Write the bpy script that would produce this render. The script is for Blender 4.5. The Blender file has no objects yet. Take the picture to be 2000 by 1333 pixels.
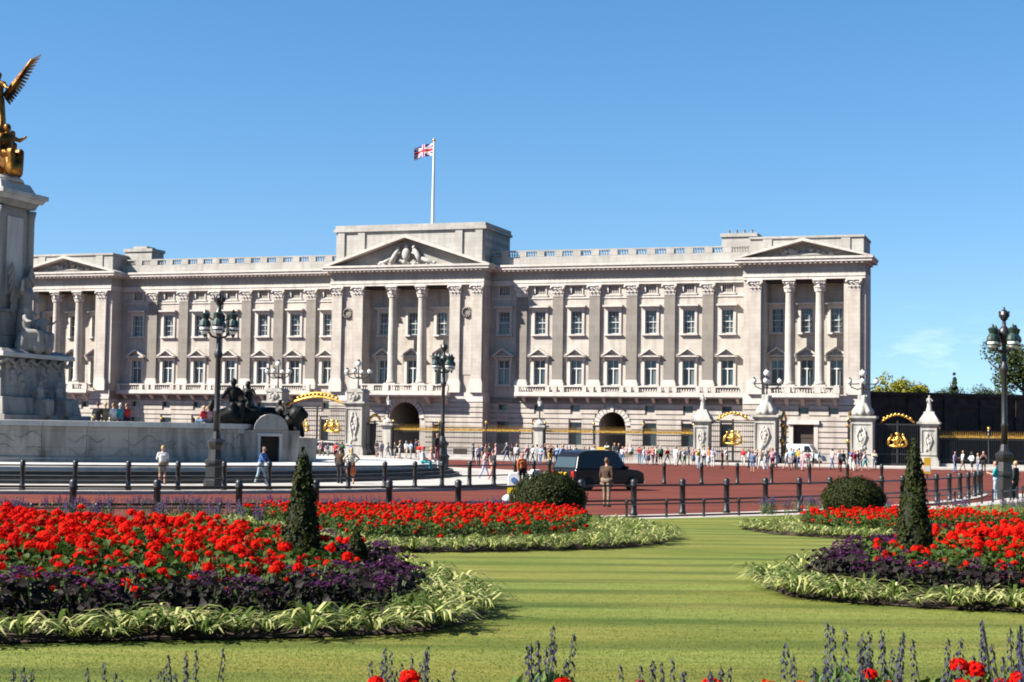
import bpy, math, random
import numpy as np
from mathutils import Vector, Matrix
random.seed(7); rng = np.random.default_rng(7)
R = math.radians; PI = math.pi
S = bpy.context.scene; COL = S.collection
# ------------------------------------------------------------------ camera, sky, sun, exposure
F_PX = 3200.0; CAM_Z = 2.55
PITCH = math.atan(183.5/F_PX); ROLL = R(0.85)
cam = bpy.data.cameras.new('camera'); camo = bpy.data.objects.new('camera', cam); COL.objects.link(camo)
cam.sensor_width = 36.0; cam.lens = 36.0*F_PX/2000.0; cam.clip_start = 0.1; cam.clip_end = 9000
r0 = Vector((1,0,0)); up0 = Vector((0,-math.sin(PITCH),math.cos(PITCH))); FW = Vector((0,math.cos(PITCH),math.sin(PITCH)))
RT = r0*math.cos(ROLL)+up0*math.sin(ROLL); UP = -r0*math.sin(ROLL)+up0*math.cos(ROLL)
camo.matrix_world = Matrix(((RT.x,UP.x,-FW.x,0),(RT.y,UP.y,-FW.y,0),(RT.z,UP.z,-FW.z,CAM_Z),(0,0,0,1)))
S.camera = camo
SUN_AZ = 74.5; SUN_EL = 39.0          # degrees left of the direction back to the camera; height
sd = Vector((-math.sin(R(SUN_AZ))*math.cos(R(SUN_EL)), -math.cos(R(SUN_AZ))*math.cos(R(SUN_EL)), math.sin(R(SUN_EL))))
W = bpy.data.worlds.new('World'); S.world = W; W.use_nodes = True
nt = W.node_tree; nt.nodes.clear()
sky = nt.nodes.new('ShaderNodeTexSky'); sky.sky_type = 'NISHITA'; sky.sun_disc = False
sky.sun_elevation = R(SUN_EL); sky.sun_rotation = math.atan2(sd.x, sd.y)
sky.altitude = 100; sky.air_density = 1.0; sky.dust_density = 0.0; sky.ozone_density = 1.0
bg = nt.nodes.new('ShaderNodeBackground'); bg.inputs[1].default_value = 0.05
out = nt.nodes.new('ShaderNodeOutputWorld')
# a few thin fair-weather clouds low over the horizon
tc = nt.nodes.new('ShaderNodeTexCoord'); sep = nt.nodes.new('ShaderNodeSeparateXYZ'); nt.links.new(tc.outputs['Generated'], sep.inputs[0])
mp = nt.nodes.new('ShaderNodeMapping'); mp.inputs['Scale'].default_value = (9, 9, 34); mp.inputs['Location'].default_value = (0.0, 0.0, 3.1)
nt.links.new(tc.outputs['Generated'], mp.inputs[0])
nz = nt.nodes.new('ShaderNodeTexNoise'); nz.inputs['Scale'].default_value = 1.0; nz.inputs['Detail'].default_value = 7; nz.inputs['Roughness'].default_value = 0.62
nt.links.new(mp.outputs[0], nz.inputs['Vector'])
cr = nt.nodes.new('ShaderNodeMapRange'); cr.inputs[1].default_value = 0.59; cr.inputs[2].default_value = 1.05; nt.links.new(nz.outputs[0], cr.inputs[0])
hb = nt.nodes.new('ShaderNodeMapRange'); hb.inputs[1].default_value = 0.05; hb.inputs[2].default_value = 0.085; hb.inputs[3].default_value = 1.0; hb.inputs[4].default_value = 0.0
nt.links.new(sep.outputs[2], hb.inputs[0])
mu = nt.nodes.new('ShaderNodeMath'); mu.operation = 'MULTIPLY'; nt.links.new(cr.outputs[0], mu.inputs[0]); nt.links.new(hb.outputs[0], mu.inputs[1])
mx = nt.nodes.new('ShaderNodeMix'); mx.data_type = 'RGBA'; nt.links.new(mu.outputs[0], mx.inputs[0])
va = nt.nodes.new('ShaderNodeMath'); va.operation = 'MULTIPLY_ADD'; va.use_clamp = True; nt.links.new(sep.outputs[2], va.inputs[0]); va.inputs[1].default_value = 0.9; va.inputs[2].default_value = 0.085
cb = nt.nodes.new('ShaderNodeCombineXYZ'); nt.links.new(sep.outputs[0], cb.inputs[0]); nt.links.new(sep.outputs[1], cb.inputs[1]); nt.links.new(va.outputs[0], cb.inputs[2])
nv = nt.nodes.new('ShaderNodeVectorMath'); nv.operation = 'NORMALIZE'; nt.links.new(cb.outputs[0], nv.inputs[0]); nt.links.new(nv.outputs[0], sky.inputs[0])
hs = nt.nodes.new('ShaderNodeHueSaturation'); hs.inputs['Saturation'].default_value = 1.36; hs.inputs['Value'].default_value = 0.93; hs.inputs['Hue'].default_value = 0.502
nt.links.new(sky.outputs[0], hs.inputs['Color']); nt.links.new(hs.outputs[0], mx.inputs[6]); mx.inputs[7].default_value = (7.5, 8.2, 9.0, 1)
nt.links.new(mx.outputs[2], bg.inputs[0]); nt.links.new(bg.outputs[0], out.inputs[0])
sl = bpy.data.lights.new('sun', 'SUN'); sl.energy = 5.0; sl.angle = R(0.53); sl.color = (1.0, 0.94, 0.85)
slo = bpy.data.objects.new('sun', sl); COL.objects.link(slo); slo.rotation_euler = sd.to_track_quat('Z','Y').to_euler(); slo.location = (0,0,60)
VS = S.view_settings; VS.view_transform = 'Standard'; VS.look = 'None'; VS.exposure = 1.92; VS.gamma = 1.0; VS.use_curve_mapping = False
S.cycles.filter_width = 1.9; S.cycles.max_bounces = 6; S.cycles.use_denoising = True; S.cycles.transparent_max_bounces = 8
# ------------------------------------------------------------------ camera geometry used to lay the place out
def pray(px, py): return FW + RT*((px-1000)/F_PX) - UP*((py-666.5)/F_PX)
def ground(px, py, z=0.0):
    v = pray(px, py); t = (z-CAM_Z)/v.z; return Vector((v.x*t, v.y*t, z))
def atY(px, py, Y):
    v = pray(px, py); t = Y/v.y; return Vector((v.x*t, Y, CAM_Z+v.z*t))
def pix(p):
    d = Vector(p)-Vector((0,0,CAM_Z)); z = d.dot(FW); return 1000+F_PX*d.dot(RT)/z, 666.5-F_PX*d.dot(UP)/z
# ------------------------------------------------------------------ materials
MATS = {}; KA = 0.60      # one albedo level for every dielectric, set with the exposure
def mat(name, col, rough=0.75, metal=0.0, var=0.0, scale=3.0, col2=None, bump=0.0, bscale=40.0, spec=0.3, coords='Object', detail=5, stretch=None, fac=(0.35,0.68)):
    if name in MATS: return MATS[name]
    if not metal and max(col)>0.05: col=tuple(KA*a for a in col); col2=tuple(KA*a for a in col2) if col2 else None
    m = bpy.data.materials.new(name); m.use_nodes = True; n = m.node_tree; b = n.nodes['Principled BSDF']
    b.inputs['Base Color'].default_value = (*col,1); b.inputs['Roughness'].default_value = rough; b.inputs['Metallic'].default_value = metal
    b.inputs['Specular IOR Level'].default_value = spec
    if var or col2 or bump:
        t = n.nodes.new('ShaderNodeTexCoord'); src = t.outputs[coords]
        if coords == 'World':
            pass
        if stretch:
            mpn = n.nodes.new('ShaderNodeMapping'); mpn.inputs['Scale'].default_value = stretch; n.links.new(src, mpn.inputs[0]); src = mpn.outputs[0]
        if var or col2:
            z = n.nodes.new('ShaderNodeTexNoise'); z.inputs['Scale'].default_value = scale; z.inputs['Detail'].default_value = detail; n.links.new(src, z.inputs['Vector'])
            mr = n.nodes.new('ShaderNodeMapRange'); mr.inputs[1].default_value = fac[0]; mr.inputs[2].default_value = fac[1]; n.links.new(z.outputs[0], mr.inputs[0])
            x = n.nodes.new('ShaderNodeMix'); x.data_type = 'RGBA'; n.links.new(mr.outputs[0], x.inputs[0])
            c2 = col2 or tuple(c*(1-var) for c in col)
            x.inputs[6].default_value = (*col,1); x.inputs[7].default_value = (*c2,1); n.links.new(x.outputs[2], b.inputs['Base Color'])
        if bump:
            z2 = n.nodes.new('ShaderNodeTexNoise'); z2.inputs['Scale'].default_value = bscale; z2.inputs['Detail'].default_value = 4; n.links.new(src, z2.inputs['Vector'])
            bp = n.nodes.new('ShaderNodeBump'); bp.inputs['Strength'].default_value = bump; bp.inputs['Distance'].default_value = 0.03; n.links.new(z2.outputs[0], bp.inputs['Height']); n.links.new(bp.outputs[0], b.inputs['Normal'])
    MATS[name] = m; return m
def stone(name, col, stain, ashlar=None, streak=0.55):
    """weathered stone: blotches, rain streaks, optional fine ashlar joints"""
    col=tuple(KA*a for a in col); stain=tuple(KA*a for a in stain)
    m = bpy.data.materials.new(name); m.use_nodes = True; n = m.node_tree; b = n.nodes['Principled BSDF']
    b.inputs['Roughness'].default_value = 0.85; b.inputs['Specular IOR Level'].default_value = 0.2
    t = n.nodes.new('ShaderNodeTexCoord')
    def noise(sc, stretch, lo, hi):
        mpn = n.nodes.new('ShaderNodeMapping'); mpn.inputs['Scale'].default_value = stretch; n.links.new(t.outputs['Object'], mpn.inputs[0])
        z = n.nodes.new('ShaderNodeTexNoise'); z.inputs['Scale'].default_value = sc; z.inputs['Detail'].default_value = 6; n.links.new(mpn.outputs[0], z.inputs['Vector'])
        r = n.nodes.new('ShaderNodeMapRange'); r.inputs[1].default_value = lo; r.inputs[2].default_value = hi; n.links.new(z.outputs[0], r.inputs[0]); return r.outputs[0]
    def mixc(f, a, bcol):
        x = n.nodes.new('ShaderNodeMix'); x.data_type = 'RGBA'; n.links.new(f, x.inputs[0])
        if hasattr(a,'links'): n.links.new(a, x.inputs[6])
        else: x.inputs[6].default_value = (*a,1)
        x.inputs[7].default_value = (*bcol,1); return x.outputs[2]
    c = mixc(noise(0.35,(1,1,1),0.40,0.72), col, tuple(0.82*a for a in col))
    c = mixc(noise(1.6,(1,1,0.16),0.46,0.46+0.24/streak), c, stain)
    c = mixc(noise(7,(1,1,1),0.62,0.95), c, stain)
    if ashlar:
        br = n.nodes.new('ShaderNodeTexBrick'); mpn = n.nodes.new('ShaderNodeMapping'); mpn.inputs['Rotation'].default_value = (R(90),0,0); n.links.new(t.outputs['Object'], mpn.inputs[0]); n.links.new(mpn.outputs[0], br.inputs['Vector'])
        br.inputs['Scale'].default_value = 1.0; br.inputs['Brick Width'].default_value = ashlar[0]; br.inputs['Row Height'].default_value = ashlar[1]; br.inputs['Mortar Size'].default_value = 0.012
        br.inputs['Color1'].default_value = (1,1,1,1); br.inputs['Color2'].default_value = (0.9,0.89,0.88,1); br.inputs['Mortar'].default_value = (0.72,0.70,0.68,1)
        x = n.nodes.new('ShaderNodeMix'); x.data_type = 'RGBA'; x.blend_type = 'MULTIPLY'; x.inputs[0].default_value = 1.0
        n.links.new(c, x.inputs[6]); n.links.new(br.outputs[0], x.inputs[7]); c = x.outputs[2]
    n.links.new(c, b.inputs['Base Color'])
    z2 = n.nodes.new('ShaderNodeTexNoise'); z2.inputs['Scale'].default_value = 9; z2.inputs['Detail'].default_value = 5; n.links.new(t.outputs['Object'], z2.inputs['Vector'])
    bp = n.nodes.new('ShaderNodeBump'); bp.inputs['Strength'].default_value = 0.25; bp.inputs['Distance'].default_value = 0.03; n.links.new(z2.outputs[0], bp.inputs['Height']); n.links.new(bp.outputs[0], b.inputs['Normal'])
    MATS[name] = m; return m
STONE = stone('portland_stone', (0.60,0.545,0.484), (0.33,0.29,0.25), (1.15,0.46))
TRIM = stone('carved_portland_stone', (0.69,0.635,0.58), (0.40,0.36,0.32))
PIL = stone('grey_pilaster_stone', (0.305,0.275,0.242), (0.20,0.175,0.15), (1.4,0.62))  # darker and greyer base colour than the wall stone
FRZ = stone('grey_frieze_stone', (0.46,0.435,0.39), (0.32,0.295,0.265), (1.6,0.7))
PARA = stone('pale_parapet_stone', (0.50,0.48,0.445), (0.30,0.285,0.26), (1.5,0.5))
MARBLE = stone('white_marble', (0.60,0.59,0.56), (0.28,0.28,0.27))
PIERS = stone('grey_pier_stone', (0.50,0.475,0.43), (0.22,0.205,0.185), None, 0.8)
MARBLE2 = stone('weathered_marble', (0.46,0.43,0.385), (0.15,0.14,0.125), (2.4,0.8), 0.9)
PAVE = mat('pale_paving', (0.50,0.47,0.43), 0.85, var=0.25, scale=0.8, bump=0.2)
ROADM = mat('red_asphalt', (0.175,0.052,0.038), 0.95, col2=(0.105,0.036,0.029), scale=0.5, bump=0.3, bscale=8, stretch=(0.2,1,1), detail=8, spec=0.04)
FORE = mat('red_forecourt_gravel', (0.20,0.09,0.075), 0.95, var=0.2, scale=0.6, bump=0.2)
GROUNDM = mat('far_ground', (0.10,0.12,0.05), 0.95, var=0.3, scale=0.02)
IRON = mat('black_iron', (0.012,0.012,0.012), 0.42, var=0.3, scale=12, spec=0.4)
GREENIRON = mat('dark_green_iron', (0.012,0.03,0.025), 0.4, var=0.3, scale=12, spec=0.45)
GOLD = mat('gilding', (0.62,0.37,0.08), 0.4, metal=0.9, col2=(0.26,0.13,0.03), scale=5)
GILT = mat('gilded_bronze', (0.36,0.16,0.03), 0.42, metal=0.9, col2=(0.035,0.014,0.006), scale=0.9, bump=0.6, bscale=6)
BRONZE = mat('dark_bronze', (0.0035,0.003,0.0028), 0.5, metal=0.0, spec=0.12, col2=(0.006,0.007,0.006), scale=4, bump=0.4, bscale=9)
GLASS = mat('window_glass', (0.030,0.045,0.050), 0.08, spec=0.6)
CURT = mat('net_curtain', (0.13,0.17,0.18), 0.5, var=0.35, scale=3, stretch=(5,1,0.3))
SASH = mat('white_sash_paint', (0.72,0.71,0.67), 0.5)
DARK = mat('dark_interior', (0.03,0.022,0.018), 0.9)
WOOD = mat('dark_door', (0.035,0.025,0.02), 0.6)
OPAL = mat('opal_globe', (0.80,0.80,0.76), 0.15, spec=0.5)
# ------------------------------------------------------------------ mesh helpers
class MB:
    def __init__(s): s.v=[]; s.f=[]; s.m=[]
    def add(s, vs, fs, m=0):
        o=len(s.v); s.v += [tuple(p) for p in vs]; s.f += [tuple(i+o for i in f) for f in fs]; s.m += [m]*len(fs)
    def box(s, x0,x1,y0,y1,z0,z1, m=0):
        s.add([(x0,y0,z0),(x1,y0,z0),(x1,y1,z0),(x0,y1,z0),(x0,y0,z1),(x1,y0,z1),(x1,y1,z1),(x0,y1,z1)],
              [(0,3,2,1),(4,5,6,7),(0,1,5,4),(1,2,6,5),(2,3,7,6),(3,0,4,7)], m)
    def prism(s, poly, a0, a1, axis='y', m=0):
        """polygon in the two other axes, extruded along axis"""
        n=len(poly)
        def P(a,p): return {'y':(p[0],a,p[1]),'x':(a,p[0],p[1]),'z':(p[0],p[1],a)}[axis]
        vs=[P(a0,p) for p in poly]+[P(a1,p) for p in poly]
        fs=[tuple(range(n)), tuple(range(2*n-1,n-1,-1))]+[(i,i+n,(i+1)%n+n,(i+1)%n) for i in range(n)]
        s.add(vs, fs, m)
    def lathe(s, prof, n=12, c=(0,0,0), m=0, sx=1, sy=1, a0=0.0):
        k=len(prof); vs=[]; fs=[]
        for i in range(n):
            a=a0+2*PI*i/n
            for r,z in prof: vs.append((c[0]+r*math.cos(a)*sx, c[1]+r*math.sin(a)*sy, c[2]+z))
        for i in range(n):
            j=(i+1)%n
            for q in range(k-1): fs.append((i*k+q, j*k+q, j*k+q+1, i*k+q+1))
        fs.append(tuple(i*k+k-1 for i in range(n))); fs.append(tuple(i*k for i in range(n-1,-1,-1)))
        s.add(vs, fs, m)
    def tube(s, pts, rad, n=6, m=0, cap=True):
        pts=[Vector(p) for p in pts]; k=len(pts); rs = rad if isinstance(rad,(list,tuple)) else [rad]*k
        vs=[]; fs=[]; pu=None
        for i,p in enumerate(pts):
            d=(pts[min(i+1,k-1)]-pts[max(i-1,0)]).normalized()
            u = d.orthogonal().normalized() if pu is None else (pu-d*pu.dot(d)).normalized()
            pu=u; w=d.cross(u)
            for j in range(n):
                a=2*PI*j/n; vs.append(p+(u*math.cos(a)+w*math.sin(a))*rs[i])
        for i in range(k-1):
            for j in range(n): fs.append((i*n+j, i*n+(j+1)%n, (i+1)*n+(j+1)%n, (i+1)*n+j))
        if cap: fs.append(tuple(range(n-1,-1,-1))); fs.append(tuple((k-1)*n+j for j in range(n)))
        s.add(vs, fs, m)
    def ball(s, c, r, n=10, m=0, sc=(1,1,1)):
        h=max(4,n//2); prof=[(max(1e-4,r*math.sin(PI*i/h)), -r*math.cos(PI*i/h)) for i in range(h+1)]
        prof=[(a*1.0,z*sc[2]) for a,z in prof]; s.lathe(prof, n, c, m, sc[0], sc[1])
    def mesh(s, name, mats, smooth=False):
        me=bpy.data.meshes.new(name); me.from_pydata(s.v, [], s.f)
        for mm in (mats if isinstance(mats,(list,tuple)) else [mats]): me.materials.append(mm)
        if any(s.m): me.polygons.foreach_set('material_index', s.m)
        if smooth: me.polygons.foreach_set('use_smooth', [True]*len(s.f))
        me.update(); return me
    def build(s, name, mats, parent=None, loc=None, smooth=False):
        return obj(name, s.mesh(name, mats, smooth), parent, loc)
def obj(name, me, parent=None, loc=None, rz=0.0, scale=None):
    o=bpy.data.objects.new(name, me); COL.objects.link(o)
    if parent is not None: o.parent=parent
    if loc is not None: o.location=loc
    if rz: o.rotation_euler=(0,0,rz)
    if scale is not None: o.scale=(scale,)*3 if not isinstance(scale,(tuple,list)) else scale
    return o
def tag(o, label=None, cat=None, group=None, kind=None):
    if label: o['label']=label
    if cat: o['category']=cat
    if group: o['group']=group
    if kind: o['kind']=kind
    return o
def thing(name, label, cat, loc=(0,0,0), rz=0.0, group=None):
    o=bpy.data.objects.new(name, None); COL.objects.link(o); o.location=loc; o.rotation_euler=(0,0,rz); o.empty_display_size=0.2
    return tag(o, label, cat, group)
def copy_tree(o, parent=None, loc=None, rz=None):
    c=o.copy(); COL.objects.link(c); c.parent=parent
    if loc is not None: c.location=loc
    if rz is not None: c.rotation_euler=(0,0,rz)
    for ch in o.children: copy_tree(ch, c)
    return c
def holes_wall(mb, u0,u1,z0,z1, holes, v=0.0, depth=0.45, m=0):
    """wall face at y=-v with rectangular openings (u0,u1,z0,z1) and their reveals"""
    us=sorted({u0,u1,*[h[0] for h in holes],*[h[1] for h in holes]}); zs=sorted({z0,z1,*[h[2] for h in holes],*[h[3] for h in holes]})
    us=[u for u in us if u0<=u<=u1]; zs=[z for z in zs if z0<=z<=z1]; y=-v
    for a,b in zip(us,us[1:]):
        for c,d in zip(zs,zs[1:]):
            mu_,mz_=(a+b)/2,(c+d)/2
            if any(h[0]<mu_<h[1] and h[2]<mz_<h[3] for h in holes): continue
            mb.add([(a,y,c),(b,y,c),(b,y,d),(a,y,d)],[(0,1,2,3)],m)
    for a,b,c,d in holes:
        c=max(c,z0); d=min(d,z1); yy=y+depth
        mb.add([(a,y,c),(a,yy,c),(a,yy,d),(a,y,d)],[(0,1,2,3)],m); mb.add([(b,y,c),(b,y,d),(b,yy,d),(b,yy,c)],[(0,1,2,3)],m)
        mb.add([(a,y,d),(a,yy,d),(b,yy,d),(b,y,d)],[(0,1,2,3)],m); mb.add([(a,y,c),(b,y,c),(b,yy,c),(a,yy,c)],[(0,1,2,3)],m)
# ------------------------------------------------------------------ the setting: ground, road, islands
MC = Vector((-30.0, 97.0, 0))                       # centre of the memorial; the roundabout is concentric with it
TH = 0.32634; PX0, PY0 = -11.904, 199.435           # palace front: centre and turn
EU = Vector((math.cos(TH), -math.sin(TH), 0)); EN = Vector((-math.sin(TH), -math.cos(TH), 0)); PO = Vector((PX0, PY0, 0))
def front(u, v, z=0.0): return PO + EU*u + EN*v + Vector((0,0,z))
def onplane(px, py, v):
    """photo point on the plane parallel to the palace front, v metres before it -> (u, z)"""
    q = pray(px, py); o = PO+EN*v; C0 = Vector((0,0,CAM_Z)); t = (o-C0).dot(EN)/q.dot(EN); P = C0+q*t; return (P-o).dot(EU), P.z
def sheet(name, pts, z, m, kind='structure'):
    mb = MB(); mb.add([(p[0],p[1],z) for p in pts],[tuple(range(len(pts)))]); o = mb.build(name, m); o['kind']=kind; return o
def ring_pts(c, r, n=160, a0=0, a1=2*PI): return [(c[0]+r*math.cos(a0+(a1-a0)*i/n), c[1]+r*math.sin(a0+(a1-a0)*i/n)) for i in range(n)]
sheet('ground', [(-6000,-3000),(6000,-3000),(6000,8000),(-6000,8000)], -0.06, GROUNDM)
sheet('road', [(-260,30),(260,30),(260,260),(-260,260)], -0.02, ROADM)
A=[front(-120,0),front(120,0),front(120,26),front(-120,26)]
sheet('forecourt', A, -0.008, FORE)
# pavement before the railings, with a kerb
mb=MB()
p0=[front(-120,20.5),front(120,20.5),front(120,31),front(-120,31)]
mb.add([(p.x,p.y,0.12) for p in p0]+[(p.x,p.y,-0.1) for p in p0],[(3,2,1,0),(2,3,7,6),(0,1,5,4)]); pv=mb.build('pavement', PAVE); pv['kind']='structure'
# traffic island round the memorial
def disc(name, c, r, z, m, n=180):
    mb=MB(); pts=ring_pts(c, r, n)
    mb.add([(x,y,z) for x,y in pts],[tuple(range(n))]); return mb.build(name, m)
isl = disc('island_pavement', MC, 35.0, 0.115, PAVE); isl['kind']='structure'
KERB = mat('granite_kerb', (0.46,0.44,0.40), 0.8, var=0.3, scale=2.0, coords='Object', bump=0.2)
def kerb_ring(parent, rin, rout, z1, n, a0, a1, name='kerb_stone'):
    """a ring of single kerb stones"""
    mb=MB(); da=(a1-a0)/n; g=0.006/rout
    vs=[]
    for r_,z in ((rin,-0.05),(rout,-0.05),(rout,z1-0.015),(rout-0.015,z1),(rin,z1)):
        for a in (g, da-g): vs.append((r_*math.cos(a), r_*math.sin(a), z))
    mb.add(vs,[(0,1,3,2),(2,3,5,4),(4,5,7,6),(6,7,9,8),(8,9,1,0),(0,2,4,6,8),(9,7,5,3,1)]); me=mb.mesh(name, KERB)
    for i in range(n):
        o=obj(name, me, parent); o.location=(MC.x,MC.y,random.uniform(-0.004,0.004)); o.rotation_euler=(0,0,a0+da*i)
kerb_ring(isl, 34.98, 35.28, 0.125, 120, R(-112), R(22))
# garden: edge path, kerb and the sloping lawn
RG = 58.7
def lawn_z(x, y):
    r_ = math.hypot(x-MC.x, y-MC.y); z = 1.2707-0.02439*min(max(y,5.0),46.5)
    return min(z, 0.10+max(0,(r_-RG))*0.085)
LAWN = bpy.data.materials.new('striped_lawn'); LAWN.use_nodes=True; n=LAWN.node_tree; b=n.nodes['Principled BSDF']; b.inputs['Roughness'].default_value=0.9; b.inputs['Specular IOR Level'].default_value=0.15
t=n.nodes.new('ShaderNodeTexCoord')
def nnoise(sc, stretch, lo, hi, rot=0.0, det=5):
    q=n.nodes.new('ShaderNodeMapping'); q.inputs['Scale'].default_value=stretch; q.inputs['Rotation'].default_value=(0,0,rot); n.links.new(t.outputs['Object'],q.inputs[0])
    z=n.nodes.new('ShaderNodeTexNoise'); z.inputs['Scale'].default_value=sc; z.inputs['Detail'].default_value=det; n.links.new(q.outputs[0],z.inputs['Vector'])
    r_=n.nodes.new('ShaderNodeMapRange'); r_.inputs[1].default_value=lo; r_.inputs[2].default_value=hi; n.links.new(z.outputs[0],r_.inputs[0]); return r_.outputs[0]
def nmix(f,a,bc):
    x=n.nodes.new('ShaderNodeMix'); x.data_type='RGBA'; n.links.new(f,x.inputs[0])
    for s_,c_ in ((6,a),(7,bc)):
        if hasattr(c_,'links'): n.links.new(c_,x.inputs[s_])
        else: x.inputs[s_].default_value=(*c_,1)
    return x.outputs[2]
wv=n.nodes.new('ShaderNodeTexWave'); wv.wave_type='BANDS'; wv.bands_direction='Y'; wv.inputs['Scale'].default_value=0.314*1.02/1.9*1.0; wv.inputs['Distortion'].default_value=0.9; wv.inputs['Detail'].default_value=2; wv.inputs['Detail Scale'].default_value=0.35
q=n.nodes.new('ShaderNodeMapping'); q.inputs['Rotation'].default_value=(0,0,R(-7)); q.inputs['Location'].default_value=(0,0.55,0); n.links.new(t.outputs['Object'],q.inputs[0]); n.links.new(q.outputs[0],wv.inputs['Vector'])
wr=n.nodes.new('ShaderNodeMapRange'); wr.inputs[1].default_value=0.12; wr.inputs[2].default_value=0.55; n.links.new(wv.outputs[1],wr.inputs[0])
cA=nmix(wr.outputs[0],(0.030,0.052,0.006),(0.114,0.138,0.027))
cA=nmix(nnoise(0.35,(0.45,1.3,1),0.42,0.70),cA,(0.1218,0.1146,0.0202))
cA=nmix(nnoise(0.20,(1,1,1),0.50,0.72),cA,(0.0441,0.0693,0.0055))
cA=nmix(nnoise(14,(1,1,1),0.48,0.85,0,3),cA,(0.0315,0.0496,0.0046))
cA=nmix(nnoise(2.2,(0.5,2.6,1),0.54,0.86,R(-4),6),cA,(0.050,0.072,0.007))
cA=nmix(nnoise(1.1,(0.35,1.6,1),0.52,0.78,R(-5),6),cA,(0.140,0.128,0.030))
cA=nmix(nnoise(4.5,(0.22,2.2,1),0.52,0.80,R(-4),7),cA,(0.050,0.072,0.009))
cA=nmix(nnoise(3.4,(0.25,2.0,1),0.58,0.86,R(-6),7),cA,(0.150,0.142,0.034))
cA=nmix(nnoise(30,(0.7,1,1),0.55,0.86,0,3),cA,(0.050,0.068,0.008))
n.links.new(cA,b.inputs['Base Color'])
z2=n.nodes.new('ShaderNodeTexNoise'); z2.inputs['Scale'].default_value=45; z2.inputs['Detail'].default_value=4; n.links.new(t.outputs['Object'],z2.inputs['Vector'])
bp=n.nodes.new('ShaderNodeBump'); bp.inputs['Strength'].default_value=0.6; bp.inputs['Distance'].default_value=0.03; n.links.new(z2.outputs[0],bp.inputs['Height']); n.links.new(bp.outputs[0],b.inputs['Normal'])
mb=MB(); NR,NA=70,110; a0,a1=R(-118),R(-17)
for i in range(NR+1):
    r_=RG+(150-RG)*(i/NR)**1.3
    for j in range(NA+1):
        a=a0+(a1-a0)*j/NA; x,y=MC.x+r_*math.cos(a),MC.y+r_*math.sin(a); mb.v.append((x,y,lawn_z(x,y)))
for i in range(NR):
    for j in range(NA):
        k=i*(NA+1)+j; mb.f.append((k,k+NA+1,k+NA+2,k+1)); mb.m.append(0)
lawn=mb.build('lawn', LAWN, smooth=True); lawn['kind']='structure'
def ring_sheet(name, r0_, r1_, z0_, z1_, m, a0=R(-118), a1=R(-17), n_=180):
    mb=MB()
    for i in range(n_+1):
        a=a0+(a1-a0)*i/n_; c_,s_=math.cos(a),math.sin(a)
        mb.v += [(MC.x+r0_*c_,MC.y+r0_*s_,-0.05),(MC.x+r0_*c_,MC.y+r0_*s_,z0_),(MC.x+r1_*c_,MC.y+r1_*s_,z1_)]
    for i in range(n_):
        k=3*i; mb.f += [(k+1,k+4,k+3,k),(k+2,k+5,k+4,k+1)]; mb.m += [0,0]
    o=mb.build(name, m); o['kind']='structure'; return o
ring_sheet('garden_path', 57.3, RG+0.02, 0.06, 0.10, PAVE)
def mow_z(p): return lawn_z(p.x,p.y)
def onlawn(px, py):
    """photo point -> point on the lawn"""
    v=pray(px,py); Y=30.0
    for _ in range(60):
        x=v.x/v.y*Y; z=lawn_z(x,Y); Yn=(z-CAM_Z)/(v.z/v.y); Y=0.5*Y+0.5*Yn
    return Vector((v.x/v.y*Y,Y,lawn_z(v.x/v.y*Y,Y)))
# ------------------------------------------------------------------ the palace
PAL = thing('palace', 'long pale stone palace front with columns, pediments and roof balustrade', 'palace', (PX0,PY0,0), -TH)
PV = 2.6; BAY = 4.5
WB = [(2.5736+i)*BAY for i in range(7)]              # window bays of a wing
PC = 47.7; PB = [PC-3.3, PC, PC+3.3]                 # end pavilion
CB = [-3.75, 0.0, 3.75]                              # centre
def M(s,a,b): return (a,b) if s>0 else (-b,-a)
def part(name, mb, m=STONE, smooth=False, parent=PAL, loc=None): return mb.build(name, m, parent, loc, smooth)
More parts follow.
